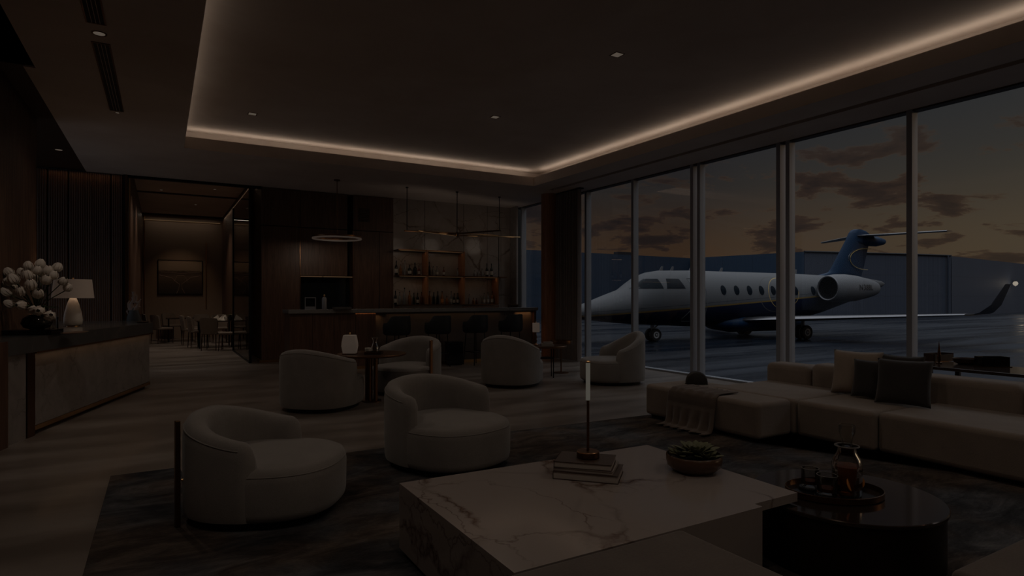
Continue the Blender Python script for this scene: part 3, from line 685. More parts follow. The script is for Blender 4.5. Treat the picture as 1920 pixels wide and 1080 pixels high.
# ================================================================== FURNITURE
# ---- tub armchair, front along +x
def sup(th, a, b_, n=2.5):
    c_, s_ = math.cos(th), math.sin(th)
    return 1/((abs(c_)/a)**n+(abs(s_)/b_)**n)**(1/n)
def tub(name, label, pos, facing, hb, ha, hs, bar=None, a=.52, b_=.47):
    o = thing(name, label, 'armchair', (pos[0], pos[1], 0), rad(facing), 'tub armchairs of the lounge')
    n = 64
    def ring(k, z, ax=a, by=b_): return [(k*sup(2*PI*i/n, ax, by)*math.cos(2*PI*i/n), k*sup(2*PI*i/n, ax, by)*math.sin(2*PI*i/n), z) for i in range(n)]
    m_ = MB(); m_.rings([ring(.86, 0), ring(.86, .05)]); m_.build('plinth', 'black', o)
    m_ = MB(); m_.rings([ring(.93,.05),ring(.965,.065),ring(.98,.10),ring(.985,hs-.09),ring(.975,hs-.05),ring(.94,hs-.018),ring(.88,hs-.004),ring(.7,hs+.008),ring(.4,hs+.016),ring(.05,hs+.018)])
    m_.build('seat', 'fabric', o, smooth=70)
    sm = MB(); sm.tube([(p[0]*1.002, p[1]*1.002, p[2]) for p in ring(.972, hs-.048)], .004, 6, True); sm.build('piping', 'fabric', o)
    # wrap-round back
    m_ = MB(); rs = []; NN = 72; span = rad(100)
    ends = {0: (.30, .10), 1: (.62, .045), 2: (.84, .018), 3: (.96, .004)}
    for i in range(NN+1):
        ph = -span+2*span*i/NN; th = PI+ph; e = min(i, NN-i); sc, dz = ends.get(e, (1, 0))
        q = min(1, abs(ph)/rad(97)); h_ = ha+(hb-ha)*(.5+.5*math.cos(PI*q))**.85-dz
        ro = sup(th, a, b_)*1.0; t_ = .135+.02*(1-q); ri = ro-t_
        ri += .0035*max(0, math.cos(min(1, abs(ph)/rad(70))*PI/2))*math.cos(ph*58)
        md_ = (ro+ri)/2
        def P_(k, z):
            r_ = ro+(ri-ro)*k; r_ = md_+(r_-md_)*sc; return (r_*math.cos(th), r_*math.sin(th), z)
        rs.append([P_(.06,.055),P_(0,.09),P_(-.02,.25),P_(-.02,h_-.10),P_(.02,h_-.045),P_(.14,h_-.012),P_(.34,h_),P_(.62,h_-.004),P_(.84,h_-.024),P_(.97,h_-.065),P_(1.0,h_-.12),P_(.98,hs-.03),P_(.9,.08)])
    m_.rings(rs); m_.build('backrest', 'fabric', o, smooth=70)
    m_ = MB(); m_.tube([rs[i][4] for i in range(4, NN-3)], .0045, 6); m_.build('back_piping', 'fabric', o)
    if bar is not None:
        th = rad(bar); r_ = sup(th, a, b_)+.035; px_, py_ = r_*math.cos(th), r_*math.sin(th)
        m_ = MB(); m_.box(-.014, .014, -.022, .022, 0.0, hb-.02); bo = m_.build('back_bar', 'bronze', o, bevel=.003, seg=1, loc=(px_, py_, 0), rotz=th)
        m_ = MB(); m_.cyl((0, 0), .008, 0, .05, 10); k_ = m_.build('bolt', 'brass', bo, loc=(-.02, 0, hb*.42)); k_.rotation_euler = (0, -PI/2, 0)
    return o
tub('tub_armchair', 'taupe tub armchair nearest the camera with a dark bronze upright bar behind its back', at(506, 3.98), -30, .66, .52, .37, 218, .485, .455)
tub('tub_armchair', 'taupe tub armchair facing the marble table, seen from the front with its round seat', at(840, 5.07), -72, .70, .60, .38)
tub('tub_armchair', 'taupe tub armchair seen from behind at the left of the round pedestal table', at(606, 7.70), 45, .77, .62, .40)
tub('tub_armchair', 'taupe tub armchair behind the round pedestal table with a bronze bar on its arm side', at(762, 8.95), -142, .80, .66, .40, 74)
tub('tub_armchair', 'taupe tub armchair seen from behind, left of the small side table with the lamp', at(961, 9.68), 38, .82, .60, .40)
tub('tub_armchair', 'taupe tub armchair by the glass wall, seen from its right side', at(1147, 9.9), 160, .84, .56, .40)
# ---- round pedestal table
tp = at(697, 8.1); RTZ = .645
o = thing('pedestal_table', 'round dark bronze pedestal table between two tub armchairs', 'table', (tp[0], tp[1], 0))
m_ = MB(); m_.lathe([(.44,RTZ-.028),(.455,RTZ-.02),(.46,RTZ-.01),(.46,RTZ-.003),(.457,RTZ),(.02,RTZ)], seg=64); m_.build('tabletop', 'bronze', o, smooth=30)
for k in range(5):
    a_ = rad(72*k+10); m_ = MB(); m_.cyl((.065*math.cos(a_), .065*math.sin(a_)), .022, .014, RTZ-.028, 16); m_.build('column', 'bronze', o)
m_ = MB(); m_.lathe([(.13,0),(.13,.012),(.125,.015),(.01,.015)], seg=40); m_.build('base', 'bronze', o)
l_ = at(656, 7.95)
o = thing('table_lantern', 'glowing white paper lantern lamp on the round pedestal table', 'lamp', (l_[0], l_[1], RTZ))
m_ = MB(); m_.rings([[(x*w_, y*w_*.6, z) for x, y in ((-1,-1),(1,-1),(1,1),(-1,1))] for w_, z in ((.082,.012),(.098,.11),(.096,.15),(.078,.255))]); m_.build('lamp_shade', 'lantern', o, bevel=.006, seg=2, rotz=rad(-YAW))
m_ = MB(); m_.box(-.09,.09,-.05,.05,0,.012); m_.build('base', 'bronze', o, rotz=rad(-YAW)); m_ = MB(); m_.lathe([(.008,.255),(.008,.272),(.012,.28),(.003,.29)], seg=12); m_.build('finial', 'brass', o)
b_ = at(701, 8.0)
o = thing('tray', 'small dark tray under the carafe on the round pedestal table', 'tray', (b_[0], b_[1], RTZ), rad(-YAW))
m_ = MB(); m_.box(-.11,.11,-.08,.08,0,.008); m_.build('bottom', 'blackgloss', o, smooth=0)
m_ = MB(); m_.box(-.11,.11,-.08,-.074,.008,.03); m_.box(-.11,.11,.074,.08,.008,.03); m_.box(-.11,-.104,-.074,.074,.008,.03); m_.box(.104,.11,-.074,.074,.008,.03); m_.build('rim', 'bronze', o, smooth=0)
o = thing('water_carafe', 'clear glass water carafe with flared neck on the round pedestal table', 'carafe', (b_[0]+.012, b_[1], RTZ+.009))
m_ = MB(); m_.lathe([(.048,0),(.052,.01),(.05,.08),(.03,.13),(.024,.15),(.028,.17),(.045,.205)], seg=28, cap=False); m_.lathe([(.001,.001),(.047,.002)], seg=28, cap=False); m_.build('body', 'glass', o, smooth=60)
m_ = MB(); m_.tube([(.045*math.cos(t), .045*math.sin(t), .205) for t in [2*PI*i/24 for i in range(24)]], .003, 6, True); m_.build('rim', 'clearb', o)
w_ = MB(); w_.lathe([(.001,.003),(.045,.004),(.046,.075),(.001,.076)], seg=24, cap=False); w_.build('water', 'glass', o)
c_ = at(690, 8.22); m_ = MB(); m_.lathe([(.02,0),(.036,.01),(.042,.06),(.038,.062),(.03,.012),(.001,.012)], seg=24, cap=False); o = m_.build('white_cup', 'white', loc=(c_[0], c_[1], RTZ+.001)); tag(o, 'small white cup beside the carafe on the round pedestal table', 'cup')
# ---- side table between the armchairs by the window
sx, sy = at(1024, 10.55); STZ = .555
o = thing('side_table', 'round topped bronze side table with thin black legs near the window', 'side table', (sx, sy, 0), rad(-YAW))
m_ = MB(); m_.lathe([(.355,STZ-.03),(.36,STZ-.025),(.36,STZ-.004),(.355,STZ),(.01,STZ)], seg=48); m_.build('tabletop', 'bronze', o)
m_ = MB(); m_.lathe([(.15,.33),(.155,.345),(.01,.345)], seg=32); m_.build('shelf', 'black', o)
for x, y in ((-.12,-.10),(.12,-.12),(.10,.12),(-.1,.12)):
    m_ = MB(); m_.cyl((x, y), .009, 0, STZ-.03, 10); m_.build('leg', 'black', o)
s2 = at(1052, 11.15)
o = thing('side_table', 'small bronze tray table just behind the round side table near the column', 'side table', (s2[0], s2[1], 0))
m_ = MB(); m_.lathe([(.20,.54),(.205,.565),(.20,.60),(.195,.60),(.195,.565),(.01,.565)], seg=40); m_.build('tabletop', 'bronze', o)
m_ = MB(); m_.cyl((0, 0), .012, .01, .54, 12); m_.build('stem', 'bronze', o); m_ = MB(); m_.lathe([(.14,0),(.14,.01),(.01,.012)], seg=32); m_.build('base', 'bronze', o)
lx, ly = at(1005, 10.50)
o = thing('table_lamp', 'small glowing shade lamp on a turned bronze stem on the side table near the window', 'lamp', (lx, ly, STZ))
m_ = MB(); m_.lathe([(.05,0),(.05,.012),(.018,.03),(.012,.06),(.022,.085),(.010,.11),(.018,.15),(.008,.19),(.007,.24)], seg=20); m_.build('stem', 'bronze', o, smooth=60)
m_ = MB(); m_.box(-.06,.06,-.06,.06,.235,.395); m_.build('lamp_shade', 'lantern', o, rotz=rad(-YAW), bevel=.004, seg=2)
m_ = MB(); m_.lathe([(.006,.395),(.01,.412),(.002,.42)], seg=10); m_.build('finial', 'brass', o)
bx_, by_ = at(1026, 10.42)
def book(name, label, cover, c, size, z, rot, h_, group=None):
    o = thing(name, label, 'book', (c[0], c[1], z), rad(rot), group)
    L, Wd = size
    m_ = MB(); m_.box(-L/2, L/2, -Wd/2, Wd/2, 0, .003); m_.box(-L/2, L/2, -Wd/2, Wd/2, h_-.003, h_); m_.box(-L/2, -L/2+.003, -Wd/2, Wd/2, 0, h_); m_.build('cover', cover, o, smooth=0)
    m_ = MB(); m_.box(-L/2+.003, L/2-.004, -Wd/2+.004, Wd/2-.004, .003, h_-.003); m_.build('pages', 'paper', o, smooth=0); return o
book('book', 'lowest grey book of the stack on the side table near the window', 'book2', (bx_, by_), (.22,.17), STZ+.001, -25, .026)
book('book', 'middle pale book of the stack on the side table near the window', 'paper', (bx_-.01, by_), (.20,.16), STZ+.028, -30, .02)
book('book', 'small topmost grey book of the stack on the side table near the window', 'book2', (bx_+.01, by_), (.17,.13), STZ+.049, -22, .02)
# ---- cream marble coffee table
o = thing('coffee_table', 'large low cream marble block coffee table with red brown veins', 'coffee table', (0, 0, 0))
m_ = MB(); m_.prism([(1.115,1.90),(2.50,1.90),(2.50,3.105),(1.115,3.13)], .03, .3355); m_.build('block', 'table_marble', o, smooth=0)
m_ = MB(); m_.prism([(1.115,1.90),(2.50,1.90),(2.501,1.945),(2.835,1.945),(2.865,3.09),(1.115,3.13)], .3355, .38); m_.build('tabletop', 'table_marble', o, smooth=0)
m_ = MB(); m_.box(1.17, 2.45, 1.96, 3.05, 0.012, .03); m_.build('plinth', 'black', o, smooth=0)
# ---- bronze drum table
dc = at(1583, 3.27)
o = thing('drum_table', 'round polished bronze drum table tucked under the marble slab corner', 'table', (dc[0], dc[1], 0))
m_ = MB(); m_.lathe([(.452,.013),(.455,.02),(.455,.30)], seg=96); m_.build('drum', 'darkdrum' if 'darkdrum' in MT else 'bronze', o, smooth=30)
m_ = MB(); m_.lathe([(.462,.30),(.468,.304),(.468,.318),(.464,.322),(.02,.322)], seg=96); m_.build('tabletop', 'bronze_top', o, smooth=30)
DZ = .3225
tc_ = at(1556, 3.26)
def ell(rx, ry, z, n=56): return [(rx*math.cos(2*PI*i/n), ry*math.sin(2*PI*i/n), z) for i in range(n)]
TCX, TCY = max(tc_[0], 3.0), tc_[1]
o = thing('serving_tray', 'round dark tray with raised bronze rim holding the amber carafe and tumblers', 'tray', (tc_[0]+.02, tc_[1]-.01, DZ+.0005), rad(-YAW))
TRX, TRY = .25, .19
m_ = MB(); m_.rings([ell(TRX-.006,TRY-.006,0), ell(TRX-.006,TRY-.006,.006)]); m_.build('bottom', 'blackgloss', o)
m_ = MB(); m_.rings([ell(TRX-.005,TRY-.005,.001), ell(TRX,TRY,.004), ell(TRX+.002,TRY+.002,.034), ell(TRX-.003,TRY-.003,.035), ell(TRX-.006,TRY-.006,.006)], False, False); m_.build('rim', 'bronze', o)
ca = at(1588, 3.24); TZ = DZ+.0068
o = thing('carafe', 'tall glass carafe of amber drink with fruit slices on the round tray', 'carafe', (ca[0], ca[1], TZ))
m_ = MB(); m_.lathe([(.066,.0),(.074,.012),(.075,.165),(.066,.195),(.047,.225),(.044,.25),(.058,.26)], seg=40, cap=False); m_.lathe([(.002,.001),(.066,.001)], seg=40, cap=False); m_.build('body', 'glass', o, smooth=60)
m_ = MB(); m_.tube([(.058*math.cos(t), .058*math.sin(t), .26) for t in [2*PI*i/32 for i in range(32)]], .004, 6, True); m_.build('collar', 'clearb', o)
m_ = MB(); m_.lathe([(.002,.255),(.024,.257),(.028,.30),(.040,.335),(.040,.37)], seg=32, cap=False); m_.tube([(.040*math.cos(t), .040*math.sin(t), .37) for t in [2*PI*i/24 for i in range(24)]], .002, 6, True); m_.build('stopper', 'glass', o, smooth=60)
m_ = MB(); m_.lathe([(.002,.008),(.066,.010),(.071,.02),(.071,.155),(.002,.156)], seg=40, cap=False); m_.build('drink', 'amber', o, smooth=60)
for k in range(3):
    m_ = MB(); m_.lathe([(.001,-.003),(.034,-.003),(.036,0),(.034,.003),(.001,.003)], seg=20, cap=False); q = m_.build('fruit_slice', 'orange', o, loc=(-.045+.04*k, -.042, .07+.03*(k%2))); q.rotation_euler = (rad(75), rad(20*k-20), rad(20-25*k))
for lb, px_, dd, s_ in (('left empty-looking glass tumbler on a black coaster on the round tray', 1519, 3.33, .045), ('front glass tumbler with amber drink on a black coaster beside the carafe', 1551, 3.20, .051)):
    x, y = at(px_, dd); o = thing('tumbler', lb, 'glass', (x, y, TZ), 0, 'tumblers on the round tray')
    m_ = MB(); m_.lathe([(.002,0),(s_+.012,0),(s_+.014,.008),(s_+.010,.012),(.002,.010)], seg=32, cap=False); m_.build('coaster', 'blackgloss', o)
    m_ = MB(); m_.lathe([(.002,.013),(s_-.004,.014),(s_,.025),(s_+.001,.115),(s_-.003,.115),(s_-.004,.03),(.002,.028)], seg=32, cap=False); m_.build('body', 'glass', o, smooth=60)
    m_ = MB(); m_.lathe([(.002,.030),(s_-.006,.031),(s_-.006,.048),(.002,.048)], seg=28, cap=False); m_.build('drink', 'amber', o)
    m_ = MB(); m_.tube([((s_-.001)*math.cos(t), (s_-.001)*math.sin(t), .115) for t in [2*PI*i/28 for i in range(28)]], .002, 6, True); m_.build('rim', 'clearb', o)
# books on the table
bc = (2.08, 2.74)
book('book', 'lowest and largest brown book of the stack on the marble table', 'book1', (bc[0]+.01, bc[1]-.012), (.36,.25), .381, -47, .042, 'books stacked on the marble table')
book('book', 'thin pale book in the middle of the stack on the marble table', 'book2', (bc[0]+.005, bc[1]), (.33,.235), .4235, -48, .018, 'books stacked on the marble table')
book('book', 'topmost dark brown book of the stack, carrying the glowing tube lamp', 'book1', (bc[0], bc[1]+.005), (.32,.23), .442, -46, .034, 'books stacked on the marble table')
kx, ky = at(1102.5, 3.43)
o = thing('tube_lamp', 'slender glowing glass tube lamp on a round bronze puck, standing on the books', 'lamp', (kx, ky, .4765))
m_ = MB(); m_.lathe([(.060,0),(.064,.004),(.064,.034),(.060,.038),(.01,.038)], seg=48); m_.build('base', 'bronze', o)
m_ = MB(); m_.cyl((0, 0), .0075, .038, .325, 16); m_.build('stem', 'bronze', o)
m_ = MB(); m_.lathe([(.0125,.325),(.0125,.535),(.011,.538)], seg=24); m_.build('glowing_tube', 'tube', o)
m_ = MB(); m_.lathe([(.0135,.538),(.0135,.546),(.004,.548)], seg=20); m_.build('cap', 'brass', o)
point('tube_lamp_light', (kx, ky, .4765+.57), 1.2, (1, .85, .62), .012)
# bowl with succulents
ux, uy = at(1301, 3.50)
o = thing('potted_succulent', 'green rosette succulents in a low brown glazed bowl on the marble table', 'plant', (ux, uy, .3805))
m_ = MB(); m_.lathe([(.085,0),(.12,.008),(.15,.035),(.158,.065),(.157,.095),(.152,.098),(.148,.09),(.148,.06),(.02,.055)], seg=56); m_.build('bowl', 'ceramic', o, smooth=60)
m_ = MB(); m_.lathe([(.147,.066),(.1,.072),(.01,.074)], seg=32); m_.build('soil', 'gap', o)
def rosette(mb, c, R_, n, tilt=(0, 0)):
    for i in range(n):
        t = (i+.5)/n; a_ = i*2.39996; L = R_*(.35+.65*t); el_ = rad(78-62*t); w_ = L*.36
        ca_, sa_ = math.cos(a_), math.sin(a_)
        rs = []
        for u, ww, up in ((.05,.35,0),(.3,.8,.02),(.6,1,.03),(.85,.7,.01),(1.0,.06,-.01)):
            r_ = L*u*math.cos(el_)+.008; z = L*u*math.sin(el_)+up*L
            pts = []
            for k in range(8):
                q = 2*PI*k/8; s_ = w_*ww*math.cos(q)*.55; h_ = .006*ww*math.sin(q)+abs(math.cos(q))*.25*w_*ww*.4
                pts.append((c[0]+r_*ca_-s_*sa_-h_*math.sin(el_)*ca_, c[1]+r_*sa_+s_*ca_-h_*math.sin(el_)*sa_, c[2]+z+h_*math.cos(el_)+tilt[0]*r_*ca_+tilt[1]*r_*sa_))
            rs.append(pts)
        mb.rings(rs)
for cc, R_, n in (((0,-.01,.085), .155, 28), ((-.08,.02,.08), .11, 22), ((.085,.03,.08), .12, 22), ((.02,-.075,.075), .10, 20)):
    m_ = MB(); rosette(m_, cc, R_, n); m_.build('rosette', 'succ', o, smooth=60)
# ---- ottomans in the foreground
o = thing('ottoman', 'brown wool upholstered ottoman against the front of the marble table', 'ottoman', (0, 0, 0))
m_ = MB(); m_.box(.55, 1.885, .95, 1.83, .04, .42); m_.build('seat', 'ottoman', o, bevel=.025, seg=4)
m_ = MB(); m_.box(.62, 1.82, 1.0, 1.77, 0, .04); m_.build('plinth', 'black', o, smooth=0)
o = thing('ottoman', 'second taupe ottoman cut off at the lower right corner of the picture', 'ottoman', (2.86, .57, 0), 0)
m_ = MB(); m_.box(-.44, .55, -.5, .5, .04, .42); m_.build('seat', 'ottoman', o, bevel=.025, seg=4)
m_ = MB(); m_.box(-.38, .49, -.44, .44, 0, .04); m_.build('plinth', 'black', o, smooth=0)
# ---- sectional sofa
SF = thing('sectional_sofa', 'long taupe sectional sofa with chaise along the window', 'sofa', (0, 0, 0))
def mod(name, poly, z0, z1, bv=.045, m='sofa'):
    mb = MB(); mb.prism(poly, z0, z1); q = mb.build(name, m, SF, bevel=bv, seg=5, smooth=60); return q
SZ = .385
mod('chaise_seat', [(4.85,3.73),(5.352,3.73),(5.352,4.70),(5.60,4.70),(5.60,5.27),(4.85,5.27)], .035, SZ)
mod('seat_module', [(5.358,3.70),(6.40,3.70),(6.40,4.76),(5.358,4.76)], .035, SZ)
mod('seat_module', [(5.358,2.95),(6.40,2.95),(6.40,3.695),(5.358,3.695)], .035, SZ)
mod('seat_module', [(5.40,.75),(6.40,.75),(6.40,2.945),(5.40,2.945)], .035, SZ)
mod('seat_module', [(5.40,-.9),(6.40,-.9),(6.40,.745),(5.40,.745)], .035, SZ)
for ya, yb, h_ in ((4.22, 4.80, .60), (2.26, 4.21, .635), (-.9, 2.25, .635)):
    mod('back_cushion', [(6.36,ya),(6.66,ya),(6.66,yb),(6.36,yb)], .2, h_, .07)
mod('plinth', [(4.90,3.78),(6.60,3.0),(6.60,-.85),(5.46,-.85),(5.46,3.0),(5.40,3.78)], 0, .036, .001, 'black')
mod('plinth', [(4.90,3.79),(5.4,3.79),(5.55,4.74),(5.55,5.21),(4.90,5.21)], 0, .036, .001, 'black')
def pillow(name, label, w_, h_, th, loc, rot, m):
    n = 18; vs = []; mb = MB()
    for s_ in (1, -1):
        g = []
        for i in range(n+1):
            for j in range(n+1):
                u = -1+2*i/n; v_ = -1+2*j/n
                k = (1-u**4)*(1-v_**4); pin = 1-.10*(1-min(1, abs(abs(u)-abs(v_))*1.0))*0
                x = w_/2*u*(1-.06*(1-v_*v_)*abs(u)); z = h_/2*v_*(1-.06*(1-u*u)*abs(v_))
                y = s_*th/2*(max(0, k)**.55)+s_*.004*math.sin(9*u+3*v_)*k
                g.append((x, y, z))
        mb.add(g, [(i*(n+1)+j, (i+1)*(n+1)+j, (i+1)*(n+1)+j+1, i*(n+1)+j+1) for i in range(n) for j in range(n)])
    o = mb.build(name, m, smooth=70); o.location = loc; o.rotation_euler = rot
    import bmesh
    b = bmesh.new(); b.from_mesh(o.data); bmesh.ops.remove_doubles(b, verts=b.verts, dist=.0008); bmesh.ops.recalc_face_normals(b, faces=b.faces); b.to_mesh(o.data); b.free()
    return tag(o, label, 'cushion', 'cushions on the sofa')
def lean(px, dd, hh, tilt, yaw): x, y = at(px, dd); return (x, y, SZ+hh/2*math.cos(rad(tilt))+.012), (rad(-tilt), 0, rad(yaw))
l, r_ = lean(1606, 6.19, .43, 10, -82); pillow('throw_cushion', 'tan linen cushion, leftmost on the sofa', .48, .46, .15, l, r_, 'tan')
l, r_ = lean(1637, 5.93, .38, 14, -80); pillow('throw_cushion', 'charcoal cushion standing between the tan cushion and the front dark one', .38, .38, .11, l, r_, 'dark')
l, r_ = lean(1690, 5.87, .43, 8, -88); pillow('throw_cushion', 'charcoal cushion at the back, its top corner above the front dark one', .40, .43, .10, l, r_, 'dark')
l, r_ = lean(1694, 5.58, .42, 16, -76); pillow('throw_cushion', 'square charcoal cushion in front, farthest right on the sofa', .45, .43, .13, l, r_, 'dark')
# stone sculpture and throw
x, y = at(1306, 6.95)
o = thing('stone_sculpture', 'black half-round stone sculpture on the end of the chaise', 'sculpture', (x, y, SZ))
m_ = MB(); n = 20; rs = []
for s_, k in ((-.055,.86),(-.045,.96),(-.02,1),(.02,1),(.045,.96),(.055,.86)):
    rs.append([(k*.122*math.cos(PI*i/n), s_, k*.150*math.sin(PI*i/n)**.8+.001) for i in range(n+1)])
m_.rings(rs); q = m_.build('body', 'stone', o, smooth=50, rotz=rad(-YAW-8))
m_ = MB(); m_.rings([ell(.13,.07,0,24), ell(.13,.07,.006,24)]); m_.build('base', 'black', o, rotz=rad(-YAW-8))
def throw():
    mb = MB(); ny, ns = 70, 46; prof = []
    pts = [(5.16,SZ+.006),(5.08,SZ+.008),(4.97,SZ+.008),(4.895,SZ+.004),(4.845,SZ-.03),(4.832,SZ-.09),(4.825,.2),(4.815,.08),(4.79,.022),(4.70,.012)]
    cum = [0]
    for a, b_ in zip(pts, pts[1:]): cum.append(cum[-1]+math.dist(a, b_))
    g = []
    for i in range(ns+1):
        s_ = cum[-1]*i/ns
        for k in range(len(cum)-1):
            if cum[k] <= s_ <= cum[k+1]+1e-9: t = (s_-cum[k])/(cum[k+1]-cum[k]); x0 = pts[k][0]+(pts[k+1][0]-pts[k][0])*t; z0 = pts[k][1]+(pts[k+1][1]-pts[k][1])*t; break
        hang = max(0, min(1, (s_-.45)/.35)); sp = 1+.10*hang
        for j in range(ny+1):
            v_ = j/ny; y0 = 4.55+(v_-.5)*.66*sp+.05*hang*math.sin(v_*5)
            f_ = .5+.5*math.sin(v_*2*PI*5.5+1.2*math.sin(v_*7)+.4*i/ns)
            if hang > 0: x1 = x0-(.008+.075*f_*hang); z1 = max(z0, .012+.01*f_)
            else: x1 = x0; z1 = z0+.010*f_
            if i == 0: x1 += .03*math.sin(j*.9)
            if i == ns: x1 -= .03*math.sin(j*.5)
            g.append((x1, y0, z1))
    mb.add(g, [(i*(ny+1)+j, i*(ny+1)+j+1, (i+1)*(ny+1)+j+1, (i+1)*(ny+1)+j) for i in range(ns) for j in range(ny)])
    o = mb.build('throw_blanket', 'throw', smooth=80); md = o.modifiers.new('solid', 'SOLIDIFY'); md.thickness = .006; md.offset = 1
    return o
tag(throw(), 'brown wool throw draped over the end of the chaise down to the rug', 'blanket')
# ---- console behind the sofa
CZ = .70
o = thing('console_table', 'long dark console table behind the sofa by the glass wall', 'console table', (0, 0, 0))
m_ = MB(); m_.box(6.72, 7.42, .2, 3.32, CZ-.03, CZ); m_.build('tabletop', 'darkwoodgloss', o, smooth=0, bevel=.004, seg=2)
for y in (.35, 3.17):
    for x in (6.78, 7.36): m_ = MB(); m_.box(x-.02, x+.02, y-.02, y+.02, 0, CZ-.03); m_.build('leg', 'black', o, smooth=0)
x, y = at(1813, 6.28)
o = thing('wooden_bowl', 'shallow boat-shaped wooden bowl in the middle of the console table', 'bowl', (x, y, CZ))
m_ = MB(); m_.rings([ell(.075,.06,0,40), ell(.12,.09,.02,40), ell(.135,.10,.062,40), ell(.127,.092,.062,40), ell(.11,.08,.022,40), ell(.01,.01,.018,40)]); m_.build('body', 'darkwood', o, rotz=rad(-YAW))
x, y = at(1797, 6.22)
o = thing('spire_ornament', 'slim pointed bronze spire rising beside the bowl on the console', 'ornament', (x-.02, y+.17, CZ))
m_ = MB(); m_.lathe([(.03,0),(.03,.01),(.012,.015),(.018,.06),(.012,.13),(.004,.2),(.001,.235)], seg=16); m_.build('body', 'bronze', o, smooth=60)
for lb, px_, dd, w_, h_, yw in (('low dark wooden box at the left end of the console table', 1760, 6.62, .31, .085, -8), ('black open-fronted tray box at the right on the console table', 1860, 6.08, .26, .10, -34)):
    x, y = at(px_, dd); o = thing('storage_box', lb, 'box', (x, y, CZ), rad(yw), 'boxes on the console table')
    m_ = MB(); m_.box(-w_/2, w_/2, .05, .06, .001, h_); m_.box(-w_/2, -w_/2+.01, -.06, .05, .001, h_); m_.box(w_/2-.01, w_/2, -.06, .05, .001, h_); m_.box(-w_/2, w_/2, -.06, -.05, .001, h_*.85); m_.build('body', 'darkwood' if px_ < 1800 else 'blackgloss', o, smooth=0)
    m_ = MB(); m_.box(-w_/2-.012, w_/2+.012, -.075, .07, 0, .006); m_.build('base', 'bronze', o, smooth=0)
# ---- rug
m_ = MB(); m_.prism([(-.34,-1.5),(6.15,-1.5),(6.15,5.34),(4.98,5.34),(3.07,5.40),(.15,5.40),(.13,5.62),(-.34,5.62)], .0008, .011)
tag(m_.build('area_rug', 'rug', smooth=0, bevel=.003, seg=1), 'large dark streaked rug under the lounge group', 'rug')
# ================================================================== BAR
BY = 11.6
o = thing('bar_counter', 'long bar with dark stone worktop, walnut left half and taupe stone right half', 'bar', (0, 0, 0))
m_ = MB(); m_.box(2.01, 7.43, BY-.02, BY+.62, 1.095, 1.165); m_.build('worktop', 'bartop', o, smooth=0, bevel=.004, seg=2)
m_ = MB()
for k in range(4): m_.box(2.04+k*.405, 2.04+(k+1)*.405-.005, BY+.02, BY+.07, .06, 1.09)
m_.box(2.04, 2.09, BY+.07, BY+.58, .06, 1.09); m_.build('walnut_front', 'wood', o, smooth=0)
m_ = MB()
for k in range(5): m_.box(3.665+k*.735, 3.665+(k+1)*.735-.004, BY+.10, BY+.15, .06, 1.09)
m_.build('stone_front', 'barfront', o, smooth=0)
m_ = MB(); m_.box(7.35, 7.40, BY+.02, BY+.58, 0, 1.095); m_.build('end_panel', 'wood', o, smooth=0)
m_ = MB(); m_.box(2.05, 7.35, BY+.05, BY+.56, 0, .06); m_.build('plinth', 'brass', o, smooth=0)
m_ = MB(); m_.box(2.09, 7.35, BY+.16, BY+.56, .07, 1.07); m_.build('carcass', 'gap', o, smooth=0)
area('bar_front_led', (3.50, BY+.03, 1.085), (.5, .03), 5, (1, .52, .22), (0, .2, -1), 120)
area('bar_front_led', (7.1, BY+.06, 1.085), (.4, .03), 3, (1, .52, .22), (0, .2, -1), 120)
area('bar_front_led', (5.2, BY+.06, 1.085), (2.6, .03), 2.5, (1, .62, .36), (0, .2, -1), 120)
# things on the worktop
x, y = at(582, 11.45); BT = 1.1655
o = thing('framed_display', 'small silver framed display box at the left end of the bar worktop', 'display', (x, y, BT), rad(-12))
m_ = MB(); m_.box(-.10,-.085,-.06,.06,0,.23); m_.box(.085,.10,-.06,.06,0,.23); m_.box(-.085,.085,-.06,.06,.215,.23); m_.box(-.085,.085,-.06,.06,0,.055); m_.build('frame', 'alu', o, smooth=0)
m_ = MB(); m_.box(-.085,.085,-.02,-.01,.055,.215); m_.build('screen', 'niche', o, smooth=0)
x, y = at(608, 11.5)
o = thing('cocktail_shaker', 'pale brass bottle-shaped shaker beside the framed display on the bar', 'shaker', (x, y, BT))
m_ = MB(); m_.lathe([(.04,0),(.044,.01),(.044,.20),(.036,.225),(.014,.235)], seg=24); m_.build('body', 'alu', o, smooth=40); m_ = MB(); m_.lathe([(.012,.235),(.014,.25),(.018,.262),(.012,.28),(.002,.285)], seg=16); m_.build('stopper', 'brass', o)
x, y = at(641, 11.5)
m_ = MB(); m_.box(-.16,.16,-.09,.09,0,.045); q = m_.build('serving_box', 'counter', None, bevel=.004, loc=(x, y, BT)); tag(q, 'low flat dark box lying on the bar worktop right of the shaker', 'box')
x, y = at(962, 13.45)
o = thing('storage_box', 'small brown wooden box at the right end of the bar worktop', 'box', (6.98, 11.95, BT)); m_ = MB(); m_.box(-.10,.10,-.07,.07,0,.06); m_.build('body', 'darkwood', o, smooth=0, bevel=.003); m_ = MB(); m_.box(-.102,.102,-.072,.072,.06,.068); m_.build('lid', 'bronze', o, smooth=0)
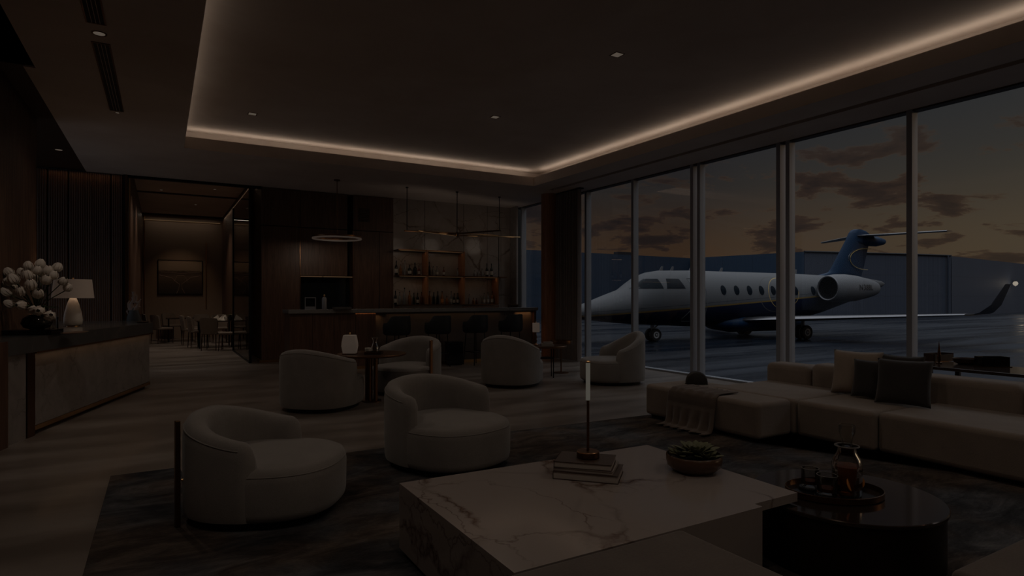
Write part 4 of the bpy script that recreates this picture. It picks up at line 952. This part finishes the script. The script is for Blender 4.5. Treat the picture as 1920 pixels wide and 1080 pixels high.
# ---- stools
def stool():
    o = thing('bar_stool', '', 'bar stool', (0, 0, 0), 0, 'black bar stools along the bar')
    n = 36; rs = []                     # front along +x, back wraps round -x
    for i in range(n+1):
        ph = rad(-118)+rad(236)*i/n; th = PI+ph; q = abs(ph)/rad(118)
        h_ = 1.035-.14*(1/(1+math.exp(-(q-.58)*22))); e = min(i, n-i); sc = {0: .4, 1: .8}.get(e, 1)
        ro = .262; ri = .262-.035*sc
        rs.append([(r_*math.cos(th), r_*math.sin(th)*1.0, z) for r_, z in ((ro-.03,.665),(ro,.70),(ro+.008,.80),(ro,h_-.02),(ro-.012,h_),(ri,h_-.008),(ri,.74),(ri-.01,.68))])
    m_ = MB(); m_.rings(rs); m_.build('backrest', 'stool', o, smooth=60)
    m_ = MB(); m_.lathe([(.20,.665),(.245,.68),(.25,.72),(.235,.755),(.15,.77),(.01,.772)], seg=36); m_.build('seat', 'stool', o, smooth=60)
    for a_ in (45, 135, 225, 315):
        c_, s_ = math.cos(rad(a_)), math.sin(rad(a_)); m_ = MB(); m_.tube([(.19*c_, .19*s_, .67), (.245*c_, .245*s_, 0)], .010, 8); m_.build('leg', 'black', o)
    m_ = MB(); m_.tube([(.222*math.cos(t), .222*math.sin(t), .27) for t in [rad(45+90*i) for i in range(4)]], .009, 8, True); m_.build('footrest', 'black', o)
    return o
st0 = stool(); st0.location = (*at(744, 11.72), 0); st0.rotation_euler = (0, 0, rad(104)); st0['label'] = 'black leather bar stool, leftmost of the four at the bar'
for px_, dd, lb in ((821, 12.12, 'second black leather bar stool from the left at the bar'), (891, 12.55, 'third black bar stool, standing right of the black bin'), (957, 12.95, 'black leather bar stool nearest the right end of the bar')):
    dup(st0, (*at(px_, dd), 0), rad(104), lb)
x, y = 5.245, 11.62
o = thing('waste_bin', 'black square bin with fluted sides standing under the bar between the stools', 'bin', (x, y-.22, 0), rad(-14))
m_ = MB(); m_.box(-.17,.17,-.13,.13,.02,.46); m_.build('body', 'blackgloss', o, bevel=.01)
m_ = MB(); m_.box(-.175,.175,-.135,.135,.46,.48); m_.build('lid', 'black', o, bevel=.004); m_ = MB(); m_.box(-.15,.15,-.11,.11,0,.02); m_.build('base', 'black', o)
# ---- back bar shelving
SY = WY-.34
o = thing('back_bar_shelving', 'bronze framed back bar shelving with lit shelves on the marble wall', 'shelving', (0, 0, 0))
def bx(name, m, *a): q = MB(); q.box(*a); return q.build(name, m, o, smooth=0)
bx('upright', 'reddark', 5.50, 5.53, SY, WY-.002, 1.2, 2.52); bx('upright', 'reddark', 6.47, 6.50, SY, WY-.002, 1.2, 2.52); bx('upright', 'reddark', 7.43, 7.46, SY, WY-.002, 1.2, 2.06 if False else 1.92)
bx('post', 'black', 7.45, 7.465, SY, SY+.015, 1.22, 2.98); bx('rail', 'brass', 5.35, 7.46, SY, SY+.012, 2.965, 2.98)
bx('shelf', 'bronze', 4.79, 6.50, SY+.01, WY-.002, 2.50, 2.525)
bx('shelf', 'bronze', 4.79, 7.70, SY, WY-.002, 1.895, 1.92)
bx('shelf', 'bronze', 4.79, 7.46, SY, WY-.002, 1.20, 1.222)
for x0, x1, z in ((4.82, 5.48, 2.498), (5.55, 6.45, 2.498), (4.82, 5.48, 1.893), (5.55, 6.45, 1.893), (6.52, 7.42, 1.893)):
    bx('led_strip', 'led', x0, x1, SY+.012, SY+.022, z-.008, z)
    area('shelf_led', ((x0+x1)/2, SY+.10, z-.012), (x1-x0, .03), 1.5, (1, .62, .36), (0, .35, -1))
bx('back_counter', 'wood', 4.80, 7.46, SY-.02, WY-.002, 0, 1.19)
bx('counter_top', 'barfront', 4.79, 6.4, SY-.05, SY+.0, 1.13, 1.196)
# ---- bottles
def bottle(label, px_, z, kind, h_, r_, glassm, lab=None, group='bottles on the back bar'):
    X_ = None; yb = WY-.16
    rx = FW[0]+RT[0]*(px_-960)/FPX; ry = FW[1]+RT[1]*(px_-960)/FPX; xb = rx*yb/ry
    o = thing(kind, label, 'bottle' if kind == 'bottle' else ('glass' if 'glass' in kind else kind), (xb, yb, z+.0005), 0, group)
    m_ = MB(); m_.lathe([(r_*.94,0),(r_,.006),(r_,h_*.52),(r_*.85,h_*.60),(r_*.42,h_*.70),(r_*.33,h_*.74),(r_*.33,h_*.95)], seg=16); m_.build('body', glassm, o, smooth=50)
    m_ = MB(); m_.lathe([(r_*.38,h_*.93),(r_*.38,h_),(r_*.1,h_+.002)], seg=12); m_.build('cap', 'black', o)
    if lab: m_ = MB(); m_.lathe([(r_+.0006,h_*.14),(r_+.0008,h_*.42)], seg=16, cap=False); m_.build('label', lab, o)
    return o
C_ = {'blackglass': 'black glass', 'greenglass': 'dark green', 'amberglass': 'amber', 'clearb': 'clear glass', 'redglass': 'red brown'}
bays = [('upper left', 1.92, [(743,.34,.036,'blackglass','label'),(751,.25,.036,'amberglass',None),(759,.35,.032,'clearb',None),(768,.25,.046,'greenglass','label'),(778,.30,.044,'blackglass',None),(785.5,.24,.035,'redglass','label')]),
        ('upper middle', 1.92, [(805,.34,.034,'blackglass',None),(812.5,.23,.036,'clearb',None),(819.5,.23,.034,'clearb','label'),(832,.22,.030,'redglass','label'),(858,.20,.03,'clearb',None)]),
        ('upper right', 1.92, [(890,.15,.028,'clearb',None),(897,.17,.026,'clearb',None),(904,.20,.028,'clearb',None),(913,.34,.036,'blackglass','label'),(921.5,.34,.036,'greenglass','label')]),
        ('lower left', 1.222, [(741.5,.33,.034,'blackglass','label'),(749.5,.30,.034,'clearb',None),(758.5,.40,.040,'clearb',None),(768,.33,.042,'amberglass',None),(776,.28,.034,'greenglass',None),(783,.28,.034,'blackglass','label'),(790.5,.30,.036,'redglass',None)]),
        ('lower middle', 1.222, [(806,.32,.040,'amberglass',None),(813.5,.30,.036,'greenglass',None),(821,.32,.036,'blackglass',None),(829,.32,.040,'amberglass','orange'),(838,.20,.038,'amberglass',None),(846,.32,.032,'clearb','label'),(851.5,.27,.030,'greenglass','label'),(858.5,.28,.036,'blackglass','label')]),
        ('lower right', 1.222, [(880,.25,.026,'clearb',None),(888,.16,.036,'amberglass',None),(894,.15,.034,'redglass',None),(908,.28,.026,'clearb','label'),(915,.30,.032,'clearb','label'),(923,.32,.038,'amberglass','label')])]
ordn = ['first', 'second', 'third', 'fourth', 'fifth', 'sixth', 'seventh', 'eighth']
for bn, z, bl in bays:
    for i, (px_, h_, r_, gm, lab) in enumerate(bl):
        bottle('%s bottle%s, %s from left, %s back bar compartment' % (C_[gm], ' with pale label' if lab == 'label' else '', ordn[i], bn), px_, z, 'bottle', h_, r_, gm, lab, 'bottles in the %s compartment' % bn)
# ================================================================== HANGING LIGHTS
px_, py_ = at(632, 12.12); Zp = 2.56
o = thing('ring_pendant', 'flat glowing ring pendant hanging on a thin rod in front of the walnut wall', 'pendant lamp', (px_, py_, Zp), rad(-YAW))
m_ = MB(); R0 = .48
m_.rings([[(r_*math.cos(t), r_*math.sin(t), z) for t in [2*PI*i/72 for i in range(72)]] for r_, z in ((R0,.0),(R0+.006,.012),(R0,.03),(R0-.03,.03),(R0-.034,.012),(R0-.03,0),(R0,.0))], False, False); m_.build('glowing_ring', 'ring', o, smooth=40)
m_ = MB(); m_.rings([[(r_*math.cos(t), r_*math.sin(t), z) for t in [2*PI*i/72 for i in range(72)]] for r_, z in ((R0,.031),(R0,.062),(R0-.03,.062),(R0-.03,.031))], False, False); m_.box(-R0+.02, R0-.02, -.012, .012, .035, .058); m_.build('frame', 'bronze', o, smooth=40)
m_ = MB(); m_.cyl((0, 0), .008, .05, H-Zp-.02, 10); m_.build('rod', 'bronze', o); m_ = MB(); m_.lathe([(.06,H-Zp-.022),(.06,H-Zp)], seg=24); m_.build('canopy', 'bronze', o)
spot('ring_pendant_light', (px_, py_, Zp-.02), 120, 172, (1, .80, .64), (0, .25, -1), .4)
cxp, cyp = at(857, 13.5); Zc = 2.82
o = thing('linear_chandelier', 'linear bronze chandelier of two long crossing bars hung on three rods over the bar', 'chandelier', (cxp, cyp, Zc))
ux1 = Vector((*at(758, 12.9), 0))-Vector((cxp, cyp, 0)); ux2 = Vector((*at(938, 14.2), 0))-Vector((cxp, cyp, 0)); ux2.z = .15
ux3 = Vector((*at(784, 12.6), 0))-Vector((cxp, cyp, 0)); ux4 = Vector((*at(975, 14.9), 0))-Vector((cxp, cyp, 0)); ux3.z = -.03; ux4.z = .06
ux2.y = min(ux2.y, WY-.15-cyp); ux4.y = min(ux4.y, WY-.12-cyp); ux4.x = min(ux4.x, 7.9-cxp)
m_ = MB(); m_.tube([tuple(ux1), (0, 0, .0), tuple(ux2)], .018, 8); m_.build('bar', 'bronze', o); m_ = MB(); m_.tube([tuple(ux3), (0, 0, -.04), tuple(ux4)], .013, 8); m_.build('bar', 'brass', o)
m_ = MB(); m_.tube([tuple(ux3*.95+Vector((0,0,-.016))), (0, 0, -.056)], .005, 6); m_.build('light_strip', 'led', o)
for tt in (-1.2, -.4, .4, 1.2):
    q_ = Vector((cxp, cyp, Zc-.09))+(ux4 if tt > 0 else ux3)*abs(tt)/1.35; spot('chandelier_light', q_, 17, 160, (1, .80, .64), (0, .9, .22), .6).data.shadow_soft_size = .22
m_ = MB(); m_.lathe([(.01,-.07),(.04,-.05),(.045,0),(.03,.03)], seg=20); m_.build('hub', 'bronze', o)
for q in (ux1*.95, Vector((0, 0, 0)), ux2*.98):
    m_ = MB(); m_.cyl((0, 0), .009, q.z, H-Zc-.005, 8); m_.build('rod', 'black', o, loc=(q.x, q.y, 0)); 
    m_ = MB(); m_.cyl((0, 0), .03, H-Zc-.02, H-Zc, 16); m_.build('canopy', 'black', o, loc=(q.x, q.y, 0))
# ================================================================== DOWNLIGHTS AND VENTS
def downlight(label, x, y, z, r=.05, e=500, ang=150, sq=False, g='downlights of the lounge'):
    o = thing('downlight', label, 'downlight', (x, y, z), 0, g)
    if sq: m_ = MB(); m_.box(-r,r,-r,r,-.004,.0)
    else: m_ = MB(); m_.lathe([(.001,-.004),(r,-.004),(r,0)], seg=20)
    m_.build('lens', 'glow', o, smooth=0); m_ = MB()
    m_.rings([[(q*math.cos(t), q*math.sin(t), zz) for t in [2*PI*i/24 for i in range(24)]] for q, zz in ((r*1.05,-.005),(r*1.35,-.005),(r*1.35,0))], False, False) if not sq else m_.box(-r*1.3, r*1.3, -r*1.3, r*1.3, -.003, 0)
    m_.build('trim_ring', 'bronze', o)
    if e: spot('down_spot', (x, y, z-.02), e, ang)
    return o
downlight('square recessed downlight in the raised ceiling, leftmost of the three', 1.17, 9.67, 4.12, .05, DLE, 150, True)
downlight('square recessed downlight in the middle of the raised ceiling', 4.36, 8.0, 4.12, .05, DLE, 150, True)
downlight('square recessed downlight in the raised ceiling nearest the camera', 4.42, 5.25, 4.12, .05, DLE, 150, True)
downlight('round downlight in the dark ceiling strip over the reception desk', -1.43, 12.09, H+.02, .05, 60, 100)
for x, y in ((1.2, 1.2), (4.4, 1.2), (1.2, -1.8), (4.4, -1.8)): spot('down_spot', (x, y, 4.08), DLE, 150)   # unseen spots added behind the viewpoint to raise the ambient light
spot('down_spot', (-.48, 2.2, H-.02), 300, 150)  # one more unseen spot added for ambient light, on the desk side
for lb, ya, yb in (('long black slot vent in the ceiling over the reception desk, far length', 6.75, 9.12), ('black slot vent in the ceiling over the reception desk, near length', 3.4, 6.30)):
    o = thing('ceiling_vent', lb, 'vent', (-.485, (ya+yb)/2, H)); L = (yb-ya)/2
    m_ = MB(); m_.box(-.075,-.062,-L,L,-.006,-.0005); m_.box(.062,.075,-L,L,-.006,-.0005); m_.box(-.062,.062,-L,-L+.02,-.006,-.0005); m_.box(-.062,.062,L-.02,L,-.006,-.0005); m_.build('frame', 'bronze', o, smooth=0)
    m_ = MB(); m_.box(-.062,.062,-L,L,-.002,-.0005); m_.build('backing', 'gap', o, smooth=0)
    m_ = MB()
    for k in (-.03, 0, .03): m_.box(k-.002,k+.002,-L,L,-.006,-.002)
    m_.build('slat', 'ceiling', o, smooth=0)
downlight('round downlight between the two lengths of black slot vent', -.48, 6.52, H, .045, 420, 140)
downlight('tiny downlight at the far end of the black slot vent', -.485, 9.2, H, .022, 60, 140)
# ================================================================== RECEPTION DESK
F0, F1 = Vector((-1.42, 6.75)), Vector((-.16, 10.92)); dv = (F1-F0).normalized(); nv = Vector((dv.y, -dv.x))
def fp(s, off=0): p = F0+dv*s+nv*off; return (p.x, p.y)
LN = (F1-F0).length
o = thing('reception_desk', 'reception desk with veined grey marble front and dark stone worktop on the left', 'reception desk', (0, 0, 0))
m_ = MB(); m_.prism([fp(-.02,.04), fp(LN+.03,.04), (-.30,12.2), (-1.43,12.2), (-1.43,6.74)], .985, 1.0)
m_.prism([fp(-.02,.04), fp(LN+.03,.04), fp(LN+.03,-.03), fp(-.02,-.03)], .845, .985); m_.build('worktop', 'counter', o, smooth=0)
s1 = 1.02
m_ = MB(); m_.prism([fp(s1), fp(LN), fp(LN,-.05), fp(s1,-.05)], .09, .83); m_.build('marble_front', 'desk_marble', o, smooth=0)
m_ = MB(); m_.prism([fp(s1-.16,.03), fp(s1-.02,.03), fp(s1-.02,-.05), fp(s1-.16,-.05)], .0, .845); m_.build('corner_post', 'bronze', o, smooth=0)
m_ = MB(); m_.prism([fp(s1-.52,.02), fp(s1-.17,.02), fp(s1-.17,-.05), fp(s1-.52,-.05)], .0, .845); m_.build('marble_return', 'desk_marble', o, smooth=0)
m_ = MB(); m_.prism([fp(-.02,.05), fp(s1-.53,.05), fp(s1-.53,-.05), fp(.2,-.12)], .0, .985); m_.build('end_panel', 'wood', o, smooth=0)
m_ = MB(); m_.prism([fp(s1-.02,.012), fp(LN+.005,.012), fp(LN+.005,-.04), fp(s1-.02,-.04)], .045, .088); m_.build('brass_foot_rail', 'brass', o, smooth=0)
m_ = MB(); m_.prism([fp(s1-.02,.046), fp(LN+.03,.046), fp(LN,-.04), fp(s1-.02,-.04)], .830, .8445); m_.build('brass_rail', 'brass', o, smooth=0)
m_ = MB(); m_.prism([fp(.6,-.06), fp(LN-.01,-.06), (-.40,12.1), (-1.42,12.1), (-1.42,7.6)], .0, .984); m_.build('carcass', 'wood', o, smooth=0)
mid = fp((s1+LN)/2, .02); la = area('desk_led', (mid[0]+nv.x*.03, mid[1]+nv.y*.03, .825), (LN-s1, .02), 3.2, (1, .58, .30), (-nv.x*.6, -nv.y*.6, -1))
la.rotation_euler = Matrix(((dv.x, -nv.x, 0), (dv.y, -nv.y, 0), (0, 0, 1))).to_euler()
DT = 1.0005
x, y = at(137, 8.2)
o = thing('table_lamp', 'white ceramic lamp with a broad glowing tapered shade on the reception desk', 'lamp', (x, y, DT))
m_ = MB(); m_.lathe([(.075,0),(.075,.012),(.02,.014)], seg=32); m_.build('base', 'brass', o)
m_ = MB(); m_.lathe([(.085,.014),(.105,.03),(.110,.09),(.095,.20),(.070,.30),(.045,.37),(.035,.39)], seg=40); m_.build('body', 'white', o, smooth=60)
m_ = MB(); m_.cyl((0, 0), .012, .39, .44, 12); m_.build('neck', 'brass', o)
m_ = MB(); m_.lathe([(.240,.385),(.213,.64),(.208,.64),(.235,.385)], seg=56, cap=False); m_.build('lamp_shade', 'shade', o, smooth=50)
m_ = MB(); m_.lathe([(.006,.60),(.012,.655),(.003,.668)], seg=10); m_.build('finial', 'brass', o)
point('table_lamp_bulb', (x, y, DT+.50), 30, (1, .66, .42), .05)
x, y = at(56, 6.42)
o = thing('display_plinth', 'low black block under the flower vase on the reception desk', 'plinth', (x+.03, y, DT), rad(-14))
m_ = MB(); m_.box(-.22,.22,-.15,.15,0,.055); m_.build('block', 'blackgloss', o, smooth=0, bevel=.003)
VX, VY, VZ = x+.06, y, DT+.0555
o = thing('flower_vase', 'squat black glazed vase holding the white tulips', 'vase', (VX, VY, VZ))
m_ = MB(); m_.lathe([(.06,0),(.115,.02),(.14,.065),(.125,.115),(.085,.145),(.07,.155),(.06,.15),(.05,.12)], seg=40); m_.build('body', 'darkvase', o, smooth=60)
x2, y2 = at(100, 7.1)
o = thing('glass_cylinder', 'clear glass cylinder candle holder beside the black block on the desk', 'candle holder', (x2, y2, DT))
m_ = MB(); m_.lathe([(.048,0),(.05,.17),(.047,.17),(.045,.006),(.002,.006)], seg=28, cap=False); m_.build('body', 'glass', o, smooth=40); m_ = MB(); m_.tube([(.0485*math.cos(t), .0485*math.sin(t), .17) for t in [2*PI*i/24 for i in range(24)]], .002, 6, True); m_.build('rim', 'clearb', o)
bq = thing('tulip_bouquet', 'big bouquet of white tulips in the black vase on the reception desk', 'flowers', (VX, VY, VZ+.12))
def bloom(s_=1):
    m_ = MB()
    for k in range(6):
        a_ = rad(60*k); inn = .9 if k%2 else 1.0; rs = []
        for z, r_, w_ in ((0,.006,.010),(.012,.026,.022),(.035,.034,.028),(.058,.029,.022),(.074,.018,.010),(.080,.012,.002)):
            r_ *= inn; q = []
            for t, b_ in ((-1,-.25),(-.5,.05),(0,.15),(.5,.05),(1,-.25)):
                rr = r_+b_*w_*.4; q.append(((rr*math.cos(a_)-w_*t*math.sin(a_))*s_, (rr*math.sin(a_)+w_*t*math.cos(a_))*s_, z*s_))
            rs.append(q+[(x*.92, y*.92, z_) for x, y, z_ in reversed(q)])
        m_.rings(rs)
    return m_
bl0 = bloom(1.15).mesh('tulip', 60); bl0.materials.append(MT['petal'])
vr = Vector((RT[0], RT[1], 0)); vf = Vector((-FW[0], -FW[1], 0))
spots = [(-.30,.37,.02),(-.23,.44,.05),(-.14,.45,0),(-.05,.51,.04),(.03,.53,.0),(.06,.46,.08),(.13,.45,.02),(.20,.41,.05),(.25,.36,.0),(.16,.36,.1),(.02,.40,.14),(-.10,.36,.14),(-.20,.34,.12),(-.28,.28,.05),(-.16,.24,.14),(-.02,.24,.17),(.06,.30,.15),(.12,.22,.14),(-.10,.13,.17),(.02,.14,.18),(.15,.08,.15),(.22,.02,.12),(-.33,.20,.02),(.08,.08,.16),(.26,.29,-.05),(-.02,.45,-.1),(.12,.50,-.1),(-.2,.38,-.12)]
for k, (a_, z, b_) in enumerate(spots):
    a_ = max(a_, -.23+.004*k); hd = vr*a_+vf*b_+Vector((0, 0, z)); t_ = bpy.data.objects.new('tulip', bl0); S.collection.objects.link(t_); t_.parent = bq; t_.location = hd
    dr = (hd-Vector((0, 0, .12 if z > .2 else .2))); dr.z = max(dr.z, -.05)+.05; dr += Vector((rnd(-.08,.08), rnd(-.08,.08), rnd(0,.1))); t_.rotation_euler = dr.to_track_quat('Z', 'Y').to_euler(); sc_ = rnd(.95, 1.3); t_.scale = (sc_, sc_, sc_*1.05)
    m_ = MB(); m0 = hd*.45+Vector((0, 0, .07)); m_.tube([(0, 0, 0), tuple(hd*.2+Vector((0,0,.06))), tuple(m0), tuple(hd)], .005, 6); s_ = m_.build('stem', 'green', bq)
for k in range(9):
    a_ = k*.7+.3; L = rnd(.18, .32); m_ = MB(); rs = []
    for u, w_ in ((0,.006),(.3,.022),(.6,.026),(.85,.014),(1,.002)):
        c_ = Vector((math.cos(a_)*L*u*.8, math.sin(a_)*L*u*.8, .02+L*(u*1.1-.75*u*u))); s_ = Vector((-math.sin(a_), math.cos(a_), 0))*w_
        rs.append([tuple(c_-s_), tuple(c_+Vector((0,0,-.004))), tuple(c_+s_), tuple(c_+Vector((0,0,.003)))])
    m_.rings(rs); m_.build('leaf', 'green', bq)
x, y = at(251, 10.1)
o = thing('branch_sculpture', 'pale antler-like branch sculpture on a blue grey foot at the far end of the desk', 'sculpture', (x, y, DT))
m_ = MB(); m_.rings([[(r_*1.0*math.cos(t), r_*.6*math.sin(t), z) for t in [2*PI*i/24 for i in range(24)]] for r_, z in ((.12,0),(.115,.06),(.085,.14),(.07,.20),(.05,.22))]); m_.build('foot', 'sculptbase', o, smooth=60, rotz=rad(-YAW))
for pts, rr in (([(-.02,0,.18),(-.04,0,.28),(.01,0,.36),(.0,0,.44),(.0,0,.49)], [.05,.035,.03,.022,.030]), ([(.02,0,.18),(.08,0,.25),(.07,.0,.30),(.0,0,.34),(-.04,0,.40)], [.045,.03,.025,.018,.008]), ([(-.05,0,.18),(-.10,0,.26),(-.11,0,.16),(-.08,0,.10)], [.04,.022,.018,.015]), ([(.04,0,.2),(.09,0,.32),(.12,0,.37)], [.03,.015,.006]), ([(.01,0,.30),(.05,0,.38),(.05,0,.44)], [.025,.014,.008]), ([(-.06,0,.2),(-.09,.02,.30),(-.07,.02,.34)], [.03,.018,.008])):
    m_ = MB(); m_.tube([Vector(p[0]*vr+Vector((0,0,p[2]))) for p in pts], rr, 10); m_.build('branch', 'sculpt', o, smooth=60)
for lb, px_, dd, rx, ry in (('shallow oval brass dish on the near part of the desk worktop', 128, 6.62, .25, .10), ('small oval brass dish on the far end of the desk worktop', 268, 9.45, .17, .08)):
    x, y = at(px_, dd); x += .06 if px_ < 200 else 0; o = thing('oval_dish', lb, 'dish', (x, y, DT), math.atan2(dv.y, dv.x), 'brass dishes on the desk'); m_ = MB(); m_.rings([ell(rx*.7, ry*.7, 0), ell(rx, ry, .012), ell(rx*.98, ry*.97, .013), ell(rx*.7, ry*.68, .004), ell(.01, .01, .004)]); m_.build('body', 'bronze', o, smooth=50)
# ================================================================== DINING ROOM
def dchair():
    o = thing('dining_chair', '', 'dining chair', (0, 0, 0), 0, 'beige dining chairs')
    m_ = MB(); n = 14; rs = []
    for i in range(n+1):
        t = -1+2*i/n; y = .225*t; x = -.20+.06*t*t
        q = []
        for z, k in ((.44,.9),(.55,.97),(.70,1.0),(.82,.98),(.865,.9)): q.append((x-.03-(z-.44)*.15, y*k, z-(.02*t*t if z > .8 else 0)))
        for z, k in ((.865,.88),(.82,.95),(.70,.97),(.55,.94),(.44,.88)): q.append((x+.02-(z-.44)*.15, y*k, z-(.02*t*t if z > .8 else 0)))
        rs.append(q)
    m_.rings(rs); m_.build('backrest', 'dining', o, smooth=60)
    m_ = MB(); m_.prism([(-.20,-.20),(.22,-.23),(.24,0),(.22,.23),(-.20,.20)], .42, .48); m_.build('seat', 'dining', o, bevel=.02, seg=3)
    for x, y in ((-.19,-.17),(.20,-.19),(.20,.19),(-.19,.17)):
        m_ = MB(); m_.tube([(x, y, .42), (x*1.12, y*1.08, 0)], [.016, .010], 8); m_.build('leg', 'darkwood', o)
    return o
dc0 = dchair(); first = True
RX1 = 1.83
dl = [(397, 15.9, 66, 'beige dining chair nearest the lounge, seen squarely from behind'), (371, 16.75, 10, 'beige dining chair left of the nearest one, turned side-on'),
      (357, 17.7, 5, 'beige dining chair at the middle of the dining room, side-on to the tables'), (466, 16.1, 165, 'beige dining chair at the right edge of the dining opening'),
      (303, 18.2, 30, 'beige dining chair on the left of the dining room, seen from behind'), (283, 19.2, 10, 'beige dining chair against the left wall at the back of the dining room'),
      (322, 20.1, -60, 'beige dining chair farthest back on the left of the dining room'), (379, 18.75, -90, 'beige dining chair behind the near dining table, left of the napkins'),
      (412, 18.5, -95, 'beige dining chair facing the lounge behind the near dining table')]
for px_, dd, rz, lb in dl:
    x, y = at(px_, dd); x = min(x, RX1-.28); x = max(x, -.25)
    if first: dc0.location = (x, y, 0); dc0.rotation_euler = (0, 0, rad(rz)); dc0['label'] = lb; first = False
    else: dup(dc0, (x, y, 0), rad(rz), lb)
def dtable(label, x, y, lx_, ly_):
    o = thing('dining_table', label, 'dining table', (x, y, 0), 0, 'dark dining tables'); m_ = MB(); m_.box(-lx_/2, lx_/2, -ly_/2, ly_/2, .72, .75); m_.build('tabletop', 'darkwoodgloss', o, smooth=0, bevel=.004)
    for a_ in (-1, 1):
        for b_ in (-1, 1): m_ = MB(); m_.cyl((a_*(lx_/2-.08), b_*(ly_/2-.08)), .018, 0, .72, 10); m_.build('leg', 'black', o)
    return o
tx, ty = at(432, 17.1); tx = min(tx, 1.30); dtable('dark dining table nearest the lounge with folded napkins and a small plant', tx, ty, .95, .9)
t2x, t2y = at(338, 19.1); dtable('dark dining table at the far left of the dining room', t2x, t2y, .8, .9)
for lb, px_, dd, yw in (('folded cream napkin at the left of the near dining table', 404, 17.0, 20), ('tall folded cream napkin in the middle of the near dining table', 425, 17.2, -15), ('folded cream napkin at the back of the near dining table', 415, 17.4, 40), ('folded cream napkin beside the small plant on the near dining table', 438, 17.0, 70)):
    x, y = at(px_, dd); x = max(tx-.36, min(tx+.22, x)); y = max(ty-.30, min(ty+.34, y)); m_ = MB(); m_.rings([[(-.10,-.05,0),(.10,-.05,0),(.10,.05,0),(-.10,.05,0)], [(-.05,-.012,.06),(.09,-.012,.08),(.09,.012,.08),(-.05,.012,.06)], [(.04,-.004,.13),(.07,-.004,.15),(.07,.004,.15),(.04,.004,.13)]])
    q = m_.build('napkin', 'label', None, loc=(x, y, .7505), rotz=rad(yw)); tag(q, lb, 'napkin', 'folded napkins on the near dining table')
x, y = tx+.36, ty-.34
o = thing('potted_plant', 'small green plant in a dark pot on the near dining table', 'plant', (x, y, .7505)); m_ = MB(); m_.lathe([(.05,0),(.07,.1),(.065,.1),(.05,.09),(.01,.09)], seg=20); m_.build('pot', 'darkvase', o)
m_ = MB(); rosette(m_, (0, 0, .10), .14, 22); m_.build('foliage', 'succ', o, smooth=60); m_ = MB(); m_.tube([(0, 0, .1), (.01, 0, .3), (.05, 0, .45)], .004, 5); m_.build('stem', 'green', o)
x = (at(297, 20)[0]/at(297, 20)[1])*DY; x1 = (at(378.5, 20)[0]/at(378.5, 20)[1])*DY; dd0 = (Vector(at(337, 20)).length and DY/at(337, 20)[1]*20)
zt = EYE+(557-489)*dd0/FPX; zb_ = EYE+(557-551)*dd0/FPX
o = thing('framed_picture', 'wide brown toned aerial photograph of an airfield hung on the dining room wall', 'picture', ((x+x1)/2, DY-.03, (zt+zb_)/2))
hw, hh = (x1-x)/2, (zt-zb_)/2
m_ = MB(); m_.box(-hw, hw, -.012, 0, -hh, hh); m_.build('print', 'picture', o, smooth=0)
m_ = MB(); m_.box(-hw-.02, -hw, -.025, .028, -hh-.02, hh+.02); m_.box(hw, hw+.02, -.025, .028, -hh-.02, hh+.02); m_.box(-hw, hw, -.025, .028, hh, hh+.02); m_.box(-hw, hw, -.025, .028, -hh-.02, -hh); m_.build('frame', 'black', o, smooth=0)
def pl(pts, w_):
    mb = MB(); mb.tube([(a*hw, -.0125, b_*hh) for a, b_ in pts], w_, 4); return mb
q = pl([(-.95,.12),(-.4,-.05),(-.18,-.30),(-.05,-.42),(-.08,-.7),(-.18,-.98)], .009); q.tube([(a*hw, -.0125, b_*hh) for a, b_ in [(.95,.1),(.5,.0),(.2,-.28),(.05,-.42),(.08,-.7),(.2,-.98)]], .009, 4)
q.tube([(a*hw, -.0125, b_*hh) for a, b_ in [(-.3,-.25),(-.15,.1),(.15,.1),(.35,-.25)]], .008, 4); q.tube([(a*hw, -.0125, b_*hh) for a, b_ in [(-.9,.3),(0,.24),(.9,.3)]], .006, 4)
q.build('taxiway_lines', 'sculpt', o, smooth=0)
spot('picture_light', ((x+x1)/2, DY-1.6, 4.1), 260, 60, (1, .66, .42), (0, .55, -1))
area('dining_cove', (.6, DY-.3, 4.12), (2.1, .05), 16, (1, .80, .62), (0, .3, -1))
for k, (xx, yy, e_) in enumerate(((.2, 15.4, 260), (1.2, 17.4, 330), (.0, 18.2, 260), (.9, 20.6, 330))):
    downlight('tiny downlight in the dining room ceiling, %s from the lounge' % ordn[k], xx, yy, DH, .035, e_*DK, 110, g='dining room downlights')
area('dining_right_wash', (DX1-.08, 19.5, 4.1), (.03, 7), 16, (1, .66, .42), (.3, 0, -1))
# furniture standing on the rug is lifted by its thickness
RUG = .0118
for o in list(S.collection.objects):
    if o.parent: continue
    n_ = o.name.split('.')[0]
    if n_ in ('coffee_table', 'drum_table', 'serving_tray', 'carafe', 'tumbler', 'tube_lamp', 'tube_lamp_light', 'potted_succulent', 'ottoman', 'sectional_sofa', 'throw_cushion', 'stone_sculpture', 'throw_blanket'): o.location.z += RUG
    elif n_ == 'book' and o.location.x < 3: o.location.z += RUG
    elif n_ == 'tub_armchair' and o.location.y < 5: o.location.z += RUG
